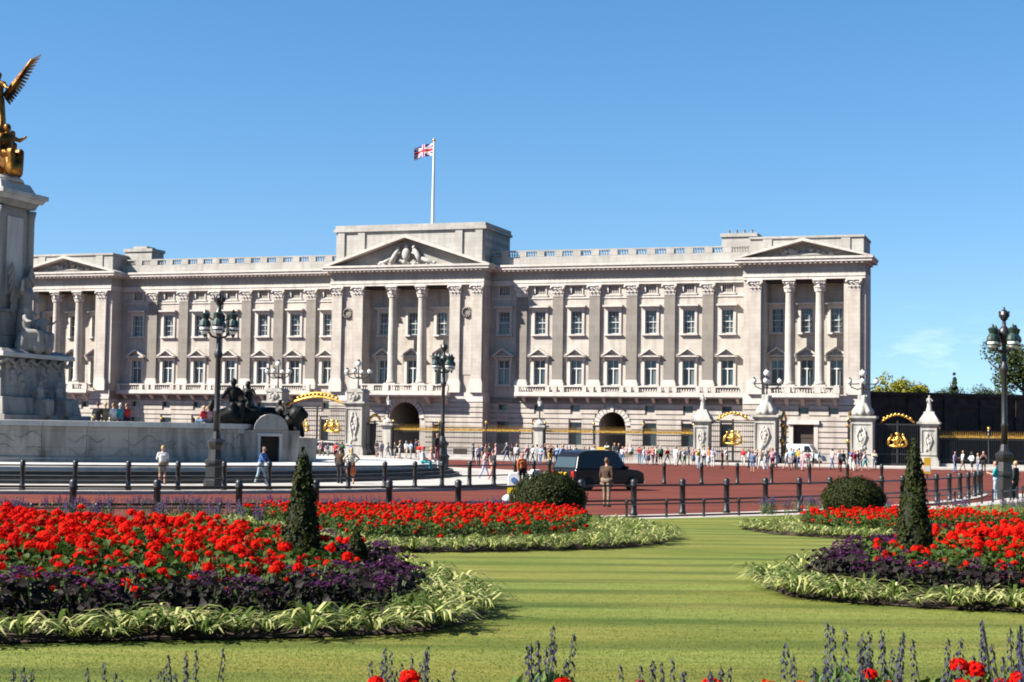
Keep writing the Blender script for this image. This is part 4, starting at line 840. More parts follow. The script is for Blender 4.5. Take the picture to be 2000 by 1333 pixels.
def big_pier(px, label, kind):
    p,u=pier_base(px); t_=thing('gate_pier',label,'gate pier',p,-TH,'stone gate piers of the palace railings')
    w={'A':2.0,'B':2.15,'C':1.55,'D':1.0}[kind]; h={'A':5.9,'B':4.9,'C':4.4,'D':3.6}[kind]
    mb=MB(); mb.box(-w/2-0.2,w/2+0.2,-w/2-0.2,w/2+0.2,0.1,0.7); mb.box(-w/2-0.1,w/2+0.1,-w/2-0.1,w/2+0.1,0.7,0.95); mb.build('base',PIERS,t_)
    mb=MB(); mb.box(-w/2,w/2,-w/2,w/2,0.95,h-0.4); 
    mb.build('shaft',PIERS,t_)
    if kind!='D':
        fr=MB(); e=w/2-0.16
        for a,b_,c_,d in ((-w/2+0.02,-e,1.2,h-0.6),(e,w/2-0.02,1.2,h-0.6),(-e,e,1.2,1.4),(-e,e,h-0.8,h-0.6)): fr.box(a,b_,-w/2-0.09,-w/2+0.02,c_,d)
        fr.build('panel_frame',PIERS,t_); carving(t_,w*0.62,-w/2-0.04,1.7,h-1.1,int(px))
    mb=MB(); mb.box(-w/2-0.12,w/2+0.12,-w/2-0.12,w/2+0.12,h-0.4,h-0.2); mb.box(-w/2-0.32,w/2+0.32,-w/2-0.32,w/2+0.32,h-0.2,h); mb.build('cornice',PIERS,t_)
    if kind=='A':
        mb=MB(); mb.box(-w*0.46,w*0.46,-w*0.46,w*0.46,h,h+1.0); mb.prism([(-w*0.55,h+1.0),(w*0.55,h+1.0),(w*0.35,h+1.4),(-w*0.35,h+1.4)],-w*0.5,w*0.5); mb.build('cap_block',PIERS,t_); carving(t_,w*0.7,-w*0.48,h+0.1,h+0.95,3,8)
        globes_lamp(t_,h+1.4,0.95)
    elif kind=='B':
        rr=random.Random(int(px)); caps=[((0,0,h+0.1),0.75,(0,0,h+0.9),0.45,0)]
        for i in range(8): a=i*PI/4; caps.append(((0.75*math.cos(a),0.75*math.sin(a),h+0.35),0.38,(0.3*math.cos(a),0.3*math.sin(a),h+1.25),0.2,0))
        for i in range(4): a=i*PI/2+0.5; caps.append(((0.3*math.cos(a),0.3*math.sin(a),h+1.3),0.2,(0.35*math.cos(a),0.35*math.sin(a),h+1.9),0.2,0))
        obj('cap_sculpture',fuse('cap_sculpture',caps,0.09,[PIERS]),t_); globes_lamp(t_,h+1.5,0.95)
    elif kind=='C':
        mb=MB(); a=w/2+0.22; prof=[(a,h),(a*0.9,h+0.25),(a*0.55,h+0.75),(a*0.5,h+1.0)]; mb.lathe([(r_*1.35,z) for r_,z in prof],4,a0=PI/4); mb.build('cap',PIERS,t_)
        caps=statue_caps(0,0,h+0.8,1.75,0.3,((0.1,0.2),(0.2,0.2)),False,True)+[((0,0,h+0.9),0.36,(0,0,h+1.5),0.22,0)]; obj('cap_figure',fuse('cap_figure',caps,0.06,[PIERS]),t_)
    else:
        mb=MB(); mb.lathe([(0.55,h),(0.6,h+0.2),(0.3,h+0.45),(0.2,h+0.6)],10); mb.build('cap',PIERS,t_)
        mb=MB(); mb.lathe([(0.16,h+0.5),(0.08,h+0.8),(0.06,h+1.9),(0.12,h+2.0)],8); mb.build('lamp_post',IRON,t_)
        mb=MB(); mb.lathe([(0.14,h+2.0),(0.26,h+2.5),(0.26,h+2.55)],6); gl=mb.build('lantern',OPAL,t_); mb=MB(); mb.lathe([(0.32,h+2.55),(0.2,h+2.8),(0.06,h+3.05)],6); mb.build('lantern_cap',IRON,gl)
    return u
uP={}
for px,kind,lab in ((540,'A','tall stone gate pier with globe lamps behind the bronze group'),(697,'A','tall stone gate pier with globe lamps left of the central archway'),(757,'D','small round-capped stone pier with one lantern by the central archway'),(1053,'D','small stone pier with single lantern behind the red-clad walkers'),
    (1372,'C','stone pier topped by a figure right of the side archway'),(1497,'B','stone pier with shell carving and globe lamps, left of the pale van'),(1685,'B','stone pier with shell carving and globe lamps at the palace corner'),(1815,'C','stone pier with pointed figure top, rightmost by the dark wall')):
    uP[px]=big_pier(px,lab,kind)
def railing_run(u0, u1, label):
    p=front(u0,VF); t_=thing('railings',label,'railings',p,-TH); L=u1-u0
    mb=MB(); mb.box(0,L,-0.25,0.25,0.0,0.42); mb.build('plinth',PARA,t_)
    nb=int(L/0.17); b_=MB(); g=MB()
    for i in range(nb):
        x=(i+0.5)*L/nb; b_.box(x-0.016,x+0.016,-0.016,0.016,0.42,2.95)
        g.add([(x-0.055,0,3.0),(x,-0.055,3.0),(x+0.055,0,3.0),(x,0.055,3.0),(x,0,3.62)],[(0,1,4),(1,2,4),(2,3,4),(3,0,4),(3,2,1,0)])
    o=b_.build('bars',IRON,t_); o['kind']='stuff'; o=g.build('gilded_spears',GOLD,t_); o['kind']='stuff'
    mb=MB(); mb.box(0,L,-0.03,0.03,0.75,0.81); mb.build('rail',IRON,t_); mb=MB(); mb.box(0,L,-0.04,0.04,2.72,2.80); mb.build('rail',IRON,t_)
    mb=MB(); mb.box(0,L,-0.05,0.05,2.90,3.12); mb.build('gilded_rail',GOLD,t_)
    k=max(1,int(L/4.2))
    for i in range(k+1):
        x=i*L/k; mb=MB(); mb.lathe([(0.09,0.4),(0.07,3.1),(0.14,3.2),(0.09,3.4),(0.14,3.6),(0.02,3.95)],8,(x,0,0)); mb.build('standard',IRON,t_); mb=MB(); mb.ball((x,0,3.85),0.16,8); mb.build('gilded_finial',GOLD,t_,smooth=True)
def crest(parent, x, z, s_, seed=1):
    rr=random.Random(seed); mb=MB(); mb.lathe([(0.34*s_,0),(0.42*s_,0.05),(0.5*s_,0)],18); vs=[(a+x,-b_*0+c_*0-0.1-c_,z+b_) for a,b_,c_ in mb.v]; m2=MB(); m2.add(vs,[tuple(f) for f in mb.f]); 
    m2.ball((x,-0.12,z),0.27*s_,9,sc=(1,0.4,1.2)); m2.ball((x,-0.12,z+0.62*s_),0.22*s_,9,sc=(1.2,0.5,0.8))
    for sx in (-1,1):
        m2.tube([(x+sx*0.95*s_,-0.1,z-0.5*s_),(x+sx*0.85*s_,-0.12,z),(x+sx*0.55*s_,-0.12,z+0.45*s_)],[0.16*s_,0.16*s_,0.1*s_],6); m2.ball((x+sx*0.58*s_,-0.12,z+0.55*s_),0.15*s_,7)
    for i in range(10): m2.ball((x+rr.uniform(-0.9,0.9)*s_,-0.1,z-0.6*s_+rr.uniform(-0.12,0.12)*s_),0.13*s_,6,sc=(1.3,0.5,1))
    m2.tube([(x-0.95*s_,-0.1,z-0.55*s_),(x,-0.1,z-0.65*s_),(x+0.95*s_,-0.1,z-0.55*s_)],0.1*s_,6); m2.tube([(x-0.9*s_,-0.1,z),(x+0.9*s_,-0.1,z)],0.07*s_,6); m2.tube([(x,-0.1,z-0.65*s_),(x,-0.1,z+0.6*s_)],0.07*s_,6)
    m2.build('gilded_crest',GOLD,parent,smooth=True)
def gate(u0, u1, label, arch=0.0, crests=(0.5,), h=4.2, open_=False):
    p=front(u0,VF); t_=thing('gate',label,'gate',p,-TH); L=u1-u0
    leaves = [(0,L/2,0.0),(L/2,L,0.0)]
    b_=MB(); nb=int(L/0.2)
    for i in range(nb+1):
        x=i*L/nb; 
        if open_: continue
        b_.box(x-0.02,x+0.02,-0.02,0.02,0.15,h)
    if open_:
        for x0 in (0.25,L-0.25):
            for i in range(16): b_.box(x0-0.04,x0+0.04,0.1+i*0.2-0.03,0.1+i*0.2+0.03,0.15,h)
            b_.box(x0-0.05,x0+0.05,0.0,3.2,h-0.1,h+0.05); b_.box(x0-0.05,x0+0.05,0.0,3.2,0.15,0.9); b_.box(x0-0.05,x0+0.05,0.0,3.2,2.0,2.3)
    else:
        b_.box(0,L,-0.03,0.03,0.15,0.35); b_.box(0,L,-0.035,0.035,1.2,1.3); b_.box(0,L,-0.035,0.035,h-0.15,h); b_.box(L/2-0.08,L/2+0.08,-0.06,0.06,0.1,h+0.3)
    o=b_.build('gate_bars',IRON,t_); o['kind']='stuff'
    if arch:
        mb=MB(); pts=[(L*k/16,0,h+0.3+arch*math.sin(PI*k/16)) for k in range(17)]; mb.tube(pts,0.16,6); mb.tube([(x,y,z+0.45) for x,y,z in pts[3:-3]],0.1,6)
        for k in range(3,14): mb.ball((pts[k][0],0,pts[k][2]+0.25),0.2,6)
        mb.build('gilded_overthrow',GOLD,t_,smooth=True)
    for k,c in enumerate(crests):
        if open_:
            mb=MB()
            for j in range(9): mb.ball((0.25 if c<0.5 else L-0.25,0.3+0.33*j,h*(0.55+0.35*math.sin(j*1.7))),0.24,7)
            mb.tube([(0.25 if c<0.5 else L-0.25,0.2,h+0.1),(0.25 if c<0.5 else L-0.25,1.6,h+0.9),(0.25 if c<0.5 else L-0.25,3.0,h+0.1)],0.14,6); mb.build('gilded_crest',GOLD,t_,smooth=True)
        else: crest(t_,c*L,h*0.62,0.95,int(u0*10)+k)
    if not open_ and not arch:
        mb=MB(); n_=9; mb.tube([(L*(0.12+0.76*k/n_),0,h+0.12+0.75*math.sin(PI*k/n_)) for k in range(n_+1)],0.1,6)
        for k in range(1,n_): mb.ball((L*(0.12+0.76*k/n_),0,h+0.3+0.6*math.sin(PI*k/n_)),0.16,6)
        mb.build('gilded_scrollwork',GOLD,t_,smooth=True)
railing_run(-44.0,uP[540]-1.2,'iron railings with gilded spear tips behind the monument')
gate(uP[540]+1.1,uP[697]-1.1,'great central gate with gilded arch and crests',0.9,(0.25,0.75),5.2)
gate(uP[697]+1.1,uP[757]-0.6,'narrow side gate between tall pier and lantern pier',0.0,(),3.6)
railing_run(uP[757]+0.6,uP[1053]-0.6,'iron railings with gilded spear tips before the central archway')
railing_run(uP[1053]+0.6,uP[1372]-0.9,'iron railings with gilded spear tips before the side archway')
gate(uP[1372]+0.9,uP[1497]-1.2,'closed gate with gilded crest left of the carved pier',0.0,(0.5,),4.2)
gate(uP[1497]+1.2,uP[1685]-1.2,'open gate leaves with gilded ornament around the pale van',0.0,(0.2,0.8),4.4,True)
gate(uP[1685]+1.2,uP[1815]-0.9,'closed gate with gilded crest before the dark wall',0.0,(0.5,),4.2)
railing_run(uP[1815]+0.9,uP[1815]+24,'iron railings with gilded spear tips along the dark wall')
# dark boundary wall beyond the palace corner
BR=mat('dark_brick',(0.048,0.036,0.030),0.9,var=0.55,scale=1.1,bump=0.4,bscale=6)  # very dark brown base colour with blotches
w0=atY(1699,880,193.0); wd=Vector((0.966,0.259,0)); bw=thing('boundary_wall','high dark wall with piers right of the palace','wall',(w0.x,193.0,0),math.atan2(wd.y,wd.x))
mb=MB(); mb.box(0,60,0,0.8,0,7.9); mb.build('wall_face',BR,bw); mb=MB(); mb.box(-0.1,60.2,-0.25,1.0,7.9,8.3); mb.build('coping',BR,bw); mb=MB(); mb.box(0,60,-0.15,0.0,6.6,6.9); mb.build('string_course',BR,bw)
for k in range(13): mb=MB(); mb.box(k*4.8,k*4.8+1.0,-0.3,0.0,0,7.6); mb.build('pier',BR,bw)
for k in range(12): mb=MB(); mb.box(k*4.8+1.9,k*4.8+3.9,-0.08,0.01,1.2,5.6); mb.build('blind_panel',DARK,bw)
# ------------------------------------------------------------------ vehicles
CARG=mat('tinted_car_glass',(0.010,0.012,0.014),0.12,spec=0.25)
def car(name, label, cat, loc, rz, paint, low, cab, W, wheels, wr, wins, taxi=False):
    """low/cab: side outlines (x forward, z); the cabin narrows towards the roof"""
    t_=thing(name,label,cat,loc,rz)
    def loft(poly, f):
        n_=len(poly); mb=MB(); vs=[(x,-f(z),z) for x,z in poly]+[(x,f(z),z) for x,z in poly]
        mb.add(vs,[tuple(range(n_)),tuple(range(2*n_-1,n_-1,-1))]+[(i,i+n_,(i+1)%n_+n_,(i+1)%n_) for i in range(n_)]); return mb
    zb=min(z for x,z in cab); zt=max(z for x,z in cab)
    fw_=lambda z: W/2*(1-0.03*max(0,(0.55-z)/0.55)); fc=lambda z: W/2*(0.985-0.17*(z-zb)/(zt-zb))
    o=loft(low,fw_).build('body',paint,t_,smooth=False); bv=o.modifiers.new('b','BEVEL'); bv.width=0.07; bv.segments=3; bv.limit_method='ANGLE'
    o=loft(cab,fc).build('cabin',paint,t_); bv=o.modifiers.new('b','BEVEL'); bv.width=0.06; bv.segments=3; bv.limit_method='ANGLE'
    for poly in wins:                                           # side windows, set into the cabin on both sides
        for sy in (-1,1):
            mb=MB(); mb.add([(x,sy*(fc(z)+0.004),z) for x,z in poly],[tuple(range(len(poly))) if sy<0 else tuple(reversed(range(len(poly))))]); mb.build('side_window',CARG,t_)
    def endwin(p0,p1,name,off):
        (x0,z0_),(x1,z1_)=p0,p1; mb=MB(); e0,e1=fc(z0_)-0.14,fc(z1_)-0.12
        mb.add([(x0+off,-e0,z0_),(x0+off,e0,z0_),(x1+off,e1,z1_),(x1+off,-e1,z1_)],[(0,1,2,3) if off>0 else (3,2,1,0)]); mb.build(name,GLASS,t_)
    a,b_=cab[0],cab[1]; k=0.12; endwin((a[0]+(b_[0]-a[0])*0.15,a[1]+(b_[1]-a[1])*0.15),(a[0]+(b_[0]-a[0])*0.95,a[1]+(b_[1]-a[1])*0.95),'rear_window',-0.012)
    a,b_=cab[-1],cab[-2]; endwin((a[0]+(b_[0]-a[0])*0.1,a[1]+(b_[1]-a[1])*0.1),(a[0]+(b_[0]-a[0])*0.93,a[1]+(b_[1]-a[1])*0.93),'windscreen',0.012)
    TY=mat('tyre_rubber',(0.015,0.015,0.015),0.85); HB=mat('hub_steel',(0.35,0.35,0.35),0.4,metal=0.6)
    for x in wheels:
        for sy in (-1,1):
            mb=MB(); mb.lathe([(wr*0.62,-0.10),(wr*0.95,-0.10),(wr,-0.06),(wr,0.06),(wr*0.95,0.10),(wr*0.62,0.10)],18); w_=mb.build('wheel',TY,t_,(x,sy*(W/2-0.085),wr)); w_.rotation_euler=(R(90),0,0)
            mb=MB(); mb.lathe([(0.02,-0.07),(wr*0.3,-0.09),(wr*0.6,-0.05),(wr*0.62,0.05),(wr*0.3,0.09),(0.02,0.07)],14); mb.build('hub',HB,w_)
    xr=min(x for x,z in low); xf=max(x for x,z in low); RED=mat('tail_lamp_red',(0.45,0.02,0.015),0.25); CLR=mat('headlamp_glass',(0.75,0.75,0.72),0.1); YEL=mat('yellow_plate',(0.75,0.50,0.03),0.5); CHR=mat('chrome',(0.6,0.6,0.6),0.15,metal=1.0)
    for sy in (-1,1):
        mb=MB(); mb.box(xr-0.03,xr+0.06,sy*W*0.40-0.09,sy*W*0.40+0.09,0.62,0.92); mb.build('tail_lamp',RED,t_); mb=MB(); mb.box(xr-0.03,xr+0.06,sy*W*0.40-0.085,sy*W*0.40+0.085,0.50,0.60); mb.build('reversing_lamp',CLR,t_)
        mb=MB(); mb.lathe([(0.02,0.05),(0.10,0.03),(0.13,0.0),(0.13,-0.06)],12); h_=mb.build('headlamp',CLR,t_,(xf-0.02,sy*W*0.36,0.72)); h_.rotation_euler=(0,R(90),0)
        mb=MB(); mb.box(-0.06,0.05,-0.10,0.10,0.0,0.14); mb.build('mirror',paint,t_,(cab[-1][0]-0.25,sy*(W/2+0.09),zb+0.02))
    mb=MB(); mb.box(xr-0.10,xr+0.1,-W/2+0.05,W/2-0.05,0.36,0.48); mb.build('bumper',CHR if taxi else paint,t_); mb=MB(); mb.box(xf-0.1,xf+0.08,-W/2+0.05,W/2-0.05,0.34,0.46); mb.build('bumper',CHR if taxi else paint,t_)
    mb=MB(); mb.box(xr-0.035,xr,-0.30,0.30,0.72,0.86); mb.build('number_plate',YEL,t_)
    if taxi:
        mb=MB(); mb.box(0.15,0.5,-0.3,0.3,zt+0.0,zt+0.13); mb.build('roof_sign',mat('amber_sign',(0.5,0.3,0.05),0.4),t_)
        mb=MB(); mb.box(xr-0.03,xr,-0.12,0.12,0.52,0.68); mb.build('licence_plate',CLR,t_)
        for sy in (-1,1):
            mb=MB(); mb.box(-0.35,-0.2,sy*(W/2+0.015)-0.015,sy*(W/2+0.015)+0.015,0.86,0.90); mb.build('door_handle',CHR,t_)
            mb=MB(); mb.box(-0.5,-0.49,sy*(W/2+0.003)-0.004,sy*(W/2+0.003)+0.004,0.4,0.98); mb.build('door_seam',TY,t_)
    return t_
BLK=mat('black_car_paint',(0.006,0.006,0.007),0.25,spec=0.3)
tp=atY(1168,960,79.0)
car('black_taxi','black taxi cab with yellow rear plate on the red road','taxi',(tp.x,79.0,-0.02),R(40),BLK,
    [(-2.27,0.36),(-2.30,0.62),(-2.24,1.02),(1.10,1.02),(1.9,0.95),(2.22,0.82),(2.28,0.5),(2.24,0.30),(-2.1,0.28)],
    [(-2.20,1.0),(-2.0,1.60),(-1.78,1.80),(-1.4,1.88),(-0.4,1.92),(0.30,1.88),(0.58,1.76),(1.18,1.0)],1.78,(-1.42,1.40),0.34,
    [[(-1.85,1.08),(-1.45,1.08),(-1.45,1.60),(-1.68,1.56)],[(-1.35,1.08),(-0.45,1.08),(-0.45,1.64),(-1.35,1.64)],[(-0.35,1.08),(0.85,1.08),(0.45,1.60),(-0.35,1.64)]],True)
VANP=mat('pale_blue_van_paint',(0.50,0.58,0.64),0.3,spec=0.5)
u_,z_=onplane(1573,888,13.0); vp=front(u_,13.0,-0.004)
car('van','pale blue van inside the open gate by the pavilion doorway','van',vp,-TH-0.15,VANP,
    [(-1.95,0.32),(-2.0,0.7),(-1.98,1.15),(1.2,1.12),(1.85,0.92),(1.98,0.6),(1.95,0.3)],[(-1.96,1.12),(-1.90,1.95),(-1.7,2.05),(0.45,2.05),(0.65,1.98),(1.25,1.1)],1.72,(-1.2,1.25),0.31,[[(0.1,1.2),(1.0,1.2),(0.62,1.85),(0.1,1.88)]])
SILV=mat('silver_car_paint',(0.55,0.57,0.58),0.25,spec=0.5,metal=0.3)
u_,z_=onplane(648,888,14.0); vp=front(u_,14.0,-0.004)
car('parked_car','silver estate car behind the great gilded gate','car',vp,-TH+0.1,SILV,
    [(-2.1,0.32),(-2.15,0.7),(-2.1,0.98),(1.1,0.95),(1.95,0.85),(2.1,0.6),(2.05,0.28)],[(-2.08,0.96),(-1.85,1.42),(-1.5,1.5),(0.2,1.5),(0.45,1.44),(1.15,0.95)],1.72,(-1.3,1.3),0.31,[[(-1.8,1.02),(-1.0,1.02),(-1.0,1.40),(-1.65,1.38)],[(-0.9,1.02),(0.8,1.02),(0.35,1.40),(-0.9,1.42)]])
# ------------------------------------------------------------------ people
CLOTH={}
def cloth(name, c, rough=0.9):
    if name not in CLOTH: CLOTH[name]=mat('cloth_'+name,c,rough,var=0.3,scale=9)
    return CLOTH[name]
SKIN=mat('skin',(0.50,0.27,0.19),0.6,var=0.1,scale=6); HAIRS={'dark':mat('dark_hair',(0.03,0.02,0.015),0.6),'brown':mat('brown_hair',(0.12,0.06,0.03),0.6),'fair':mat('fair_hair',(0.45,0.30,0.13),0.6),'grey':mat('grey_hair',(0.35,0.34,0.33),0.6)}
PAL_C={'white':(0.75,0.75,0.73),'cream':(0.72,0.64,0.48),'red':(0.55,0.04,0.04),'salmon':(0.70,0.26,0.20),'pink':(0.72,0.38,0.38),'orange':(0.65,0.17,0.05),'yellow':(0.70,0.48,0.06),'blue':(0.06,0.14,0.36),'light blue':(0.32,0.46,0.66),'teal':(0.03,0.35,0.38),'green':(0.06,0.22,0.10),'black':(0.015,0.015,0.017),'grey':(0.28,0.28,0.29),'brown':(0.045,0.024,0.014),'khaki':(0.24,0.19,0.125),'navy':(0.02,0.03,0.08),'denim':(0.12,0.20,0.34),'pale denim':(0.36,0.45,0.54),'lavender':(0.50,0.45,0.62),'maroon':(0.22,0.03,0.06)}
def CL(k): return cloth(k.replace(' ','_'),PAL_C[k])
def body(pose='stand', sleeves='short', legs='long', long_hair=False, near=False, hat=False):
    """one skin: 0 skin, 1 hair, 2 top, 3 lower clothes, 4 shoes; faces -y, feet at z=0"""
    c=[]; hip=0.93; kn=0.50; sh=1.42; st={'walk':0.30,'stand':0.05,'look':0.04,'photo':0.06,'hips':0.08,'sit':0.0,'lean':0.22}[pose]; ln=-0.10 if pose=='lean' else (-0.03 if pose=='walk' else 0.0)
    top=2; lo=3; fa=2 if sleeves=='long' else 0; shin=3 if legs=='long' else 0
    if pose=='sit':
        hip=0.48
        sh=0.98
    # torso with waist, chest, shoulders
    c += [((-0.08,0,hip+0.02),0.125,(0.08,0,hip+0.02),0.125,lo),((-0.05,0,hip+0.12),0.12,(0.05,ln*0.3,hip+0.16),0.12,top),((-0.07,ln*0.7,sh-0.16),0.125,(0.07,ln*0.7,sh-0.16),0.125,top),((-0.15,ln,sh-0.04),0.07,(0.15,ln,sh-0.04),0.07,top),((-0.04,ln*0.5,hip+0.22),0.125,(0.04,ln*0.6,sh-0.2),0.135,top)]
    hx=ln*1.35-0.015
    c += [((0,ln,sh),0.055,(0,hx,sh+0.10),0.052,0),((0,hx,sh+0.175),0.078,(0,hx-0.008,sh+0.225),0.088,0),((0,hx-0.03,sh+0.14),0.05,(0,hx-0.03,sh+0.18),0.06,0),((0,hx+0.022,sh+0.25),0.085,(0,hx+0.03,sh+0.215),0.082,1),((0,hx-0.095,sh+0.195),0.012,(0,hx-0.085,sh+0.225),0.009,0)]
    for sx in (-1,1): c.append(((sx*0.085,hx,sh+0.19),0.015,(sx*0.087,hx+0.005,sh+0.215),0.017,0))
    if long_hair: c += [((0,hx+0.06,sh+0.2),0.075,(0,hx+0.08,sh+0.0),0.06,1)]
    if hat: c += [((0,hx,sh+0.275),0.10,(0,hx,sh+0.30),0.085,1),((0,hx-0.1,sh+0.275),0.04,(0,hx-0.05,sh+0.28),0.06,1)]
    hands=[]
    for sx in (-1,1):
        s_=(sx*0.19,ln,sh-0.04)
        if pose=='photo': e=(sx*0.24,ln-0.16,sh-0.24); w_=(sx*0.07,ln-0.26,sh+0.10)
        elif pose=='hips': e=(sx*0.38,0.06,sh-0.24); w_=(sx*0.20,-0.06,hip+0.10)
        elif pose=='walk': e=(sx*0.23,ln-sx*0.10,sh-0.29); w_=(sx*0.24,ln-sx*0.26-0.05,sh-0.50)
        elif pose=='look': e=(sx*0.24,0.0 if sx<0 else -0.10,sh-0.28); w_=(sx*0.24,-0.04,sh-0.53) if sx<0 else (0.10,-0.28,sh-0.22)
        elif pose=='sit': e=(sx*0.25,-0.06,sh-0.28); w_=(sx*0.18,-0.28,hip+0.14)
        elif pose=='lean': e=(sx*0.22,ln-0.12,sh-0.27); w_=(sx*0.16,ln-0.30,sh-0.42)
        else: e=(sx*0.235,0.02,sh-0.29); w_=(sx*0.23,-0.03,sh-0.54)
        c.append((s_,0.062,e,0.046,top)); c.append((e,0.045,w_,0.032,fa))
        d=(Vector(w_)-Vector(e)).normalized(); h1=Vector(w_)+d*0.085; c.append((w_,0.03,tuple(h1),0.036,0)); hands.append((Vector(w_),h1,d,sx))
        if not near: c.append((tuple(h1),0.032,tuple(h1+d*0.07+Vector((0,-0.02,0))),0.02,0))
    for sx in (-1,1):
        h_=(sx*0.09,0,hip)
        if pose=='sit': k_=(sx*0.12,-0.42,hip+0.02); a_=(sx*0.12,-0.44,0.08)
        else:
            f=-sx*st; k_=(sx*0.10,f*0.5-0.03,kn); a_=(sx*0.105,f,0.085+ (0.05 if (pose in('walk','lean') and f>0) else 0))
        c.append((h_,0.092,k_,0.062,lo)); c.append((k_,0.06,tuple(Vector(k_).lerp(Vector(a_),0.35)),0.062,shin)); c.append((tuple(Vector(k_).lerp(Vector(a_),0.35)),0.06,a_,0.042,shin))
        c.append(((a_[0],a_[1]+0.03,a_[2]-0.035),0.042,(a_[0]+sx*0.015,a_[1]-0.15,a_[2]-0.05),0.035,4))
        if legs=='skirt': c.append(((sx*0.05,0,hip-0.05),0.15,(sx*0.07,0,kn+0.08),0.18,lo))
    me=fuse('person',c,0.02 if near else 0.03,[SKIN,HAIRS['dark'],CL('white'),CL('grey'),CL('black')])
    if near:                                                     # fingers and thumb, eyes
        mb=MB(); mb.v=[tuple(v.co) for v in me.vertices]; mb.f=[tuple(p.vertices) for p in me.polygons]; mb.m=[p.material_index for p in me.polygons]
        for w_,h1,d,sx in hands:
            sd_=d.cross(Vector((sx,0,0))).normalized(); 
            for q_,(off,L) in enumerate(((-0.030,0.068),(-0.010,0.082),(0.010,0.076),(0.030,0.058))):
                b0=h1+sd_*off+d*0.01; b1=b0+d*L*0.5; b2=b1+(d*0.7+Vector((-sx*0.5,-0.2,0))).normalized()*L*0.5; mb.tube([b0,b1,b2],[0.010,0.009,0.007],5)
            t0=w_+d*0.035+sd_*-0.03; mb.tube([t0,t0+(d-sd_*0.9).normalized()*0.035,t0+(d*1.3-sd_*0.7).normalized()*0.07],[0.012,0.011,0.008],5)
        for sx in (-1,1): mb.ball((sx*0.033,hx-0.083,sh+0.222),0.012,6,1)
        m2=mb.mesh('person',[SKIN,HAIRS['dark'],CL('white'),CL('grey'),CL('black')],True); me=m2
    return me
BODIES={}
def person(loc, rz, pose, top, low_, hair='dark', label='', group=None, h=1.0, sleeves='short', legs='long', lh=False, near=False, shoes='black', hat=False):
    k=(pose,sleeves,legs,lh,near,hat)
    if k not in BODIES: BODIES[k]=body(*k)
    o=obj('person',BODIES[k],None,loc,rz,h)
    for i,m_ in enumerate((SKIN,HAIRS[hair] if hair in HAIRS else CL(hair),CL(top),CL(low_),CL(shoes))): o.material_slots[i].link='OBJECT'; o.material_slots[i].material=m_
    tag(o,label,'person',group); return o
def at_feet(px, py, z=0.0): return ground(px,py,z)
def P(px, Y, z): p=atY(px,900,Y); return Vector((p.x,Y,z))
def ring_seat(px, rad, cx, inward, top):
    """a seat on the rim of a round platform: hips on the rim, feet one step lower"""
    v=pray(px,900); d=Vector((v.x,v.y)).normalized(); m_=Vector((cx,MC.y)); b_=d.dot(m_); t_=b_-math.sqrt(max(0,b_*b_-m_.dot(m_)+rad*rad)); q=d*t_; o_=(q-m_).normalized()*(-1 if inward else 1)
    return Vector((q.x,q.y,top-0.36)), math.atan2(o_.x,-o_.y)
NEAR=[ # px, depth, ground z, turn, pose, top, lower, hair, extra, label
 (1185,58.0,0.06,R(150),'stand','brown','khaki','brown',dict(sleeves='long',h=1.0),'person in brown jacket and khaki trousers in front of the taxi'),
 (318,73.0,0.115,R(200),'look','white','khaki','fair',dict(legs='shorts'),'person in white top and khaki shorts before the podium wall'),
 (510,75.3,0.115,R(70),'lean','blue','pale denim','dark',dict(sleeves='long'),'person in blue top and pale jeans walking past the podium doorway'),
 (664,78.5,0.115,R(160),'stand','brown','black','dark',dict(sleeves='long'),'person in brown top and black trousers before the white terrace'),
 (686,78.0,0.115,R(200),'hips','cream','orange','fair',dict(legs='skirt',lh=True),'person in cream top and orange skirt before the white terrace'),
 (962,90.0,0.0,R(120),'walk','black','salmon','dark',dict(),'person in black top and salmon trousers on the island pavement edge'),
 (946,93.0,0.0,R(100),'walk','pink','lavender','brown',dict(),'person in pink top and lavender trousers left of the salmon trousers'),
 (1020,77.0,0.0,R(30),'stand','orange','black','brown',dict(sleeves='long',lh=True),'person in orange-red top behind the white traffic bollard'),
 (1945,71.5,0.0,R(250),'look','teal','pale denim','dark',dict(),'person in teal top and pale jeans beside the right lamp'),
 (1984,72.0,0.0,R(230),'stand','black','black','fair',dict(sleeves='long'),'person all in black beside the right lamp'),
 (826,101.0,0.86,R(-30),'sit','white','teal','red',dict(hat=True),'person in white top and red hat sitting at the terrace edge'),
 (842,101.0,0.86,R(30),'sit','pink','white','fair',dict(),'person in pink top sitting at the terrace edge'),
 (853,102.0,0.86,R(60),'stand','black','maroon','dark',dict(sleeves='long'),'person in black top standing on the terrace by the middle lamp')]
for px,Y,z,rz,pose,tp_,lw,hr,ex,lab in NEAR:
    loc=P(px,Y,z)
    if pose=='sit': loc,rz=ring_seat(px,25.85,MC.x,False,0.86)
    person(loc,rz,pose,tp_,lw,hr,lab,None,near=True,**ex)
SIT=[(188,'black','black','dark','person in black sitting highest at the podium edge'),(203,'khaki','khaki','fair','person in khaki sitting on the podium'),(219,'white','cream','brown','person in white sitting on the podium'),(232,'teal','grey','white','person in teal top and white hat sitting on the podium'),(245,'red','navy','brown','person in red sitting at the right of the podium row'),(396,'red','denim','fair','person in red sitting on the podium behind the left lamp'),(405,'pink','grey','brown','person in pink sitting on the podium behind the left lamp')]
for px,tp_,lw,hr,lab in SIT:
    loc,rz=ring_seat(px,16.5,MC.x-0.95,True,2.96)
    person(loc,rz+R(random.uniform(-25,25)),'sit',tp_,lw,hr,lab,'people sitting on the podium')
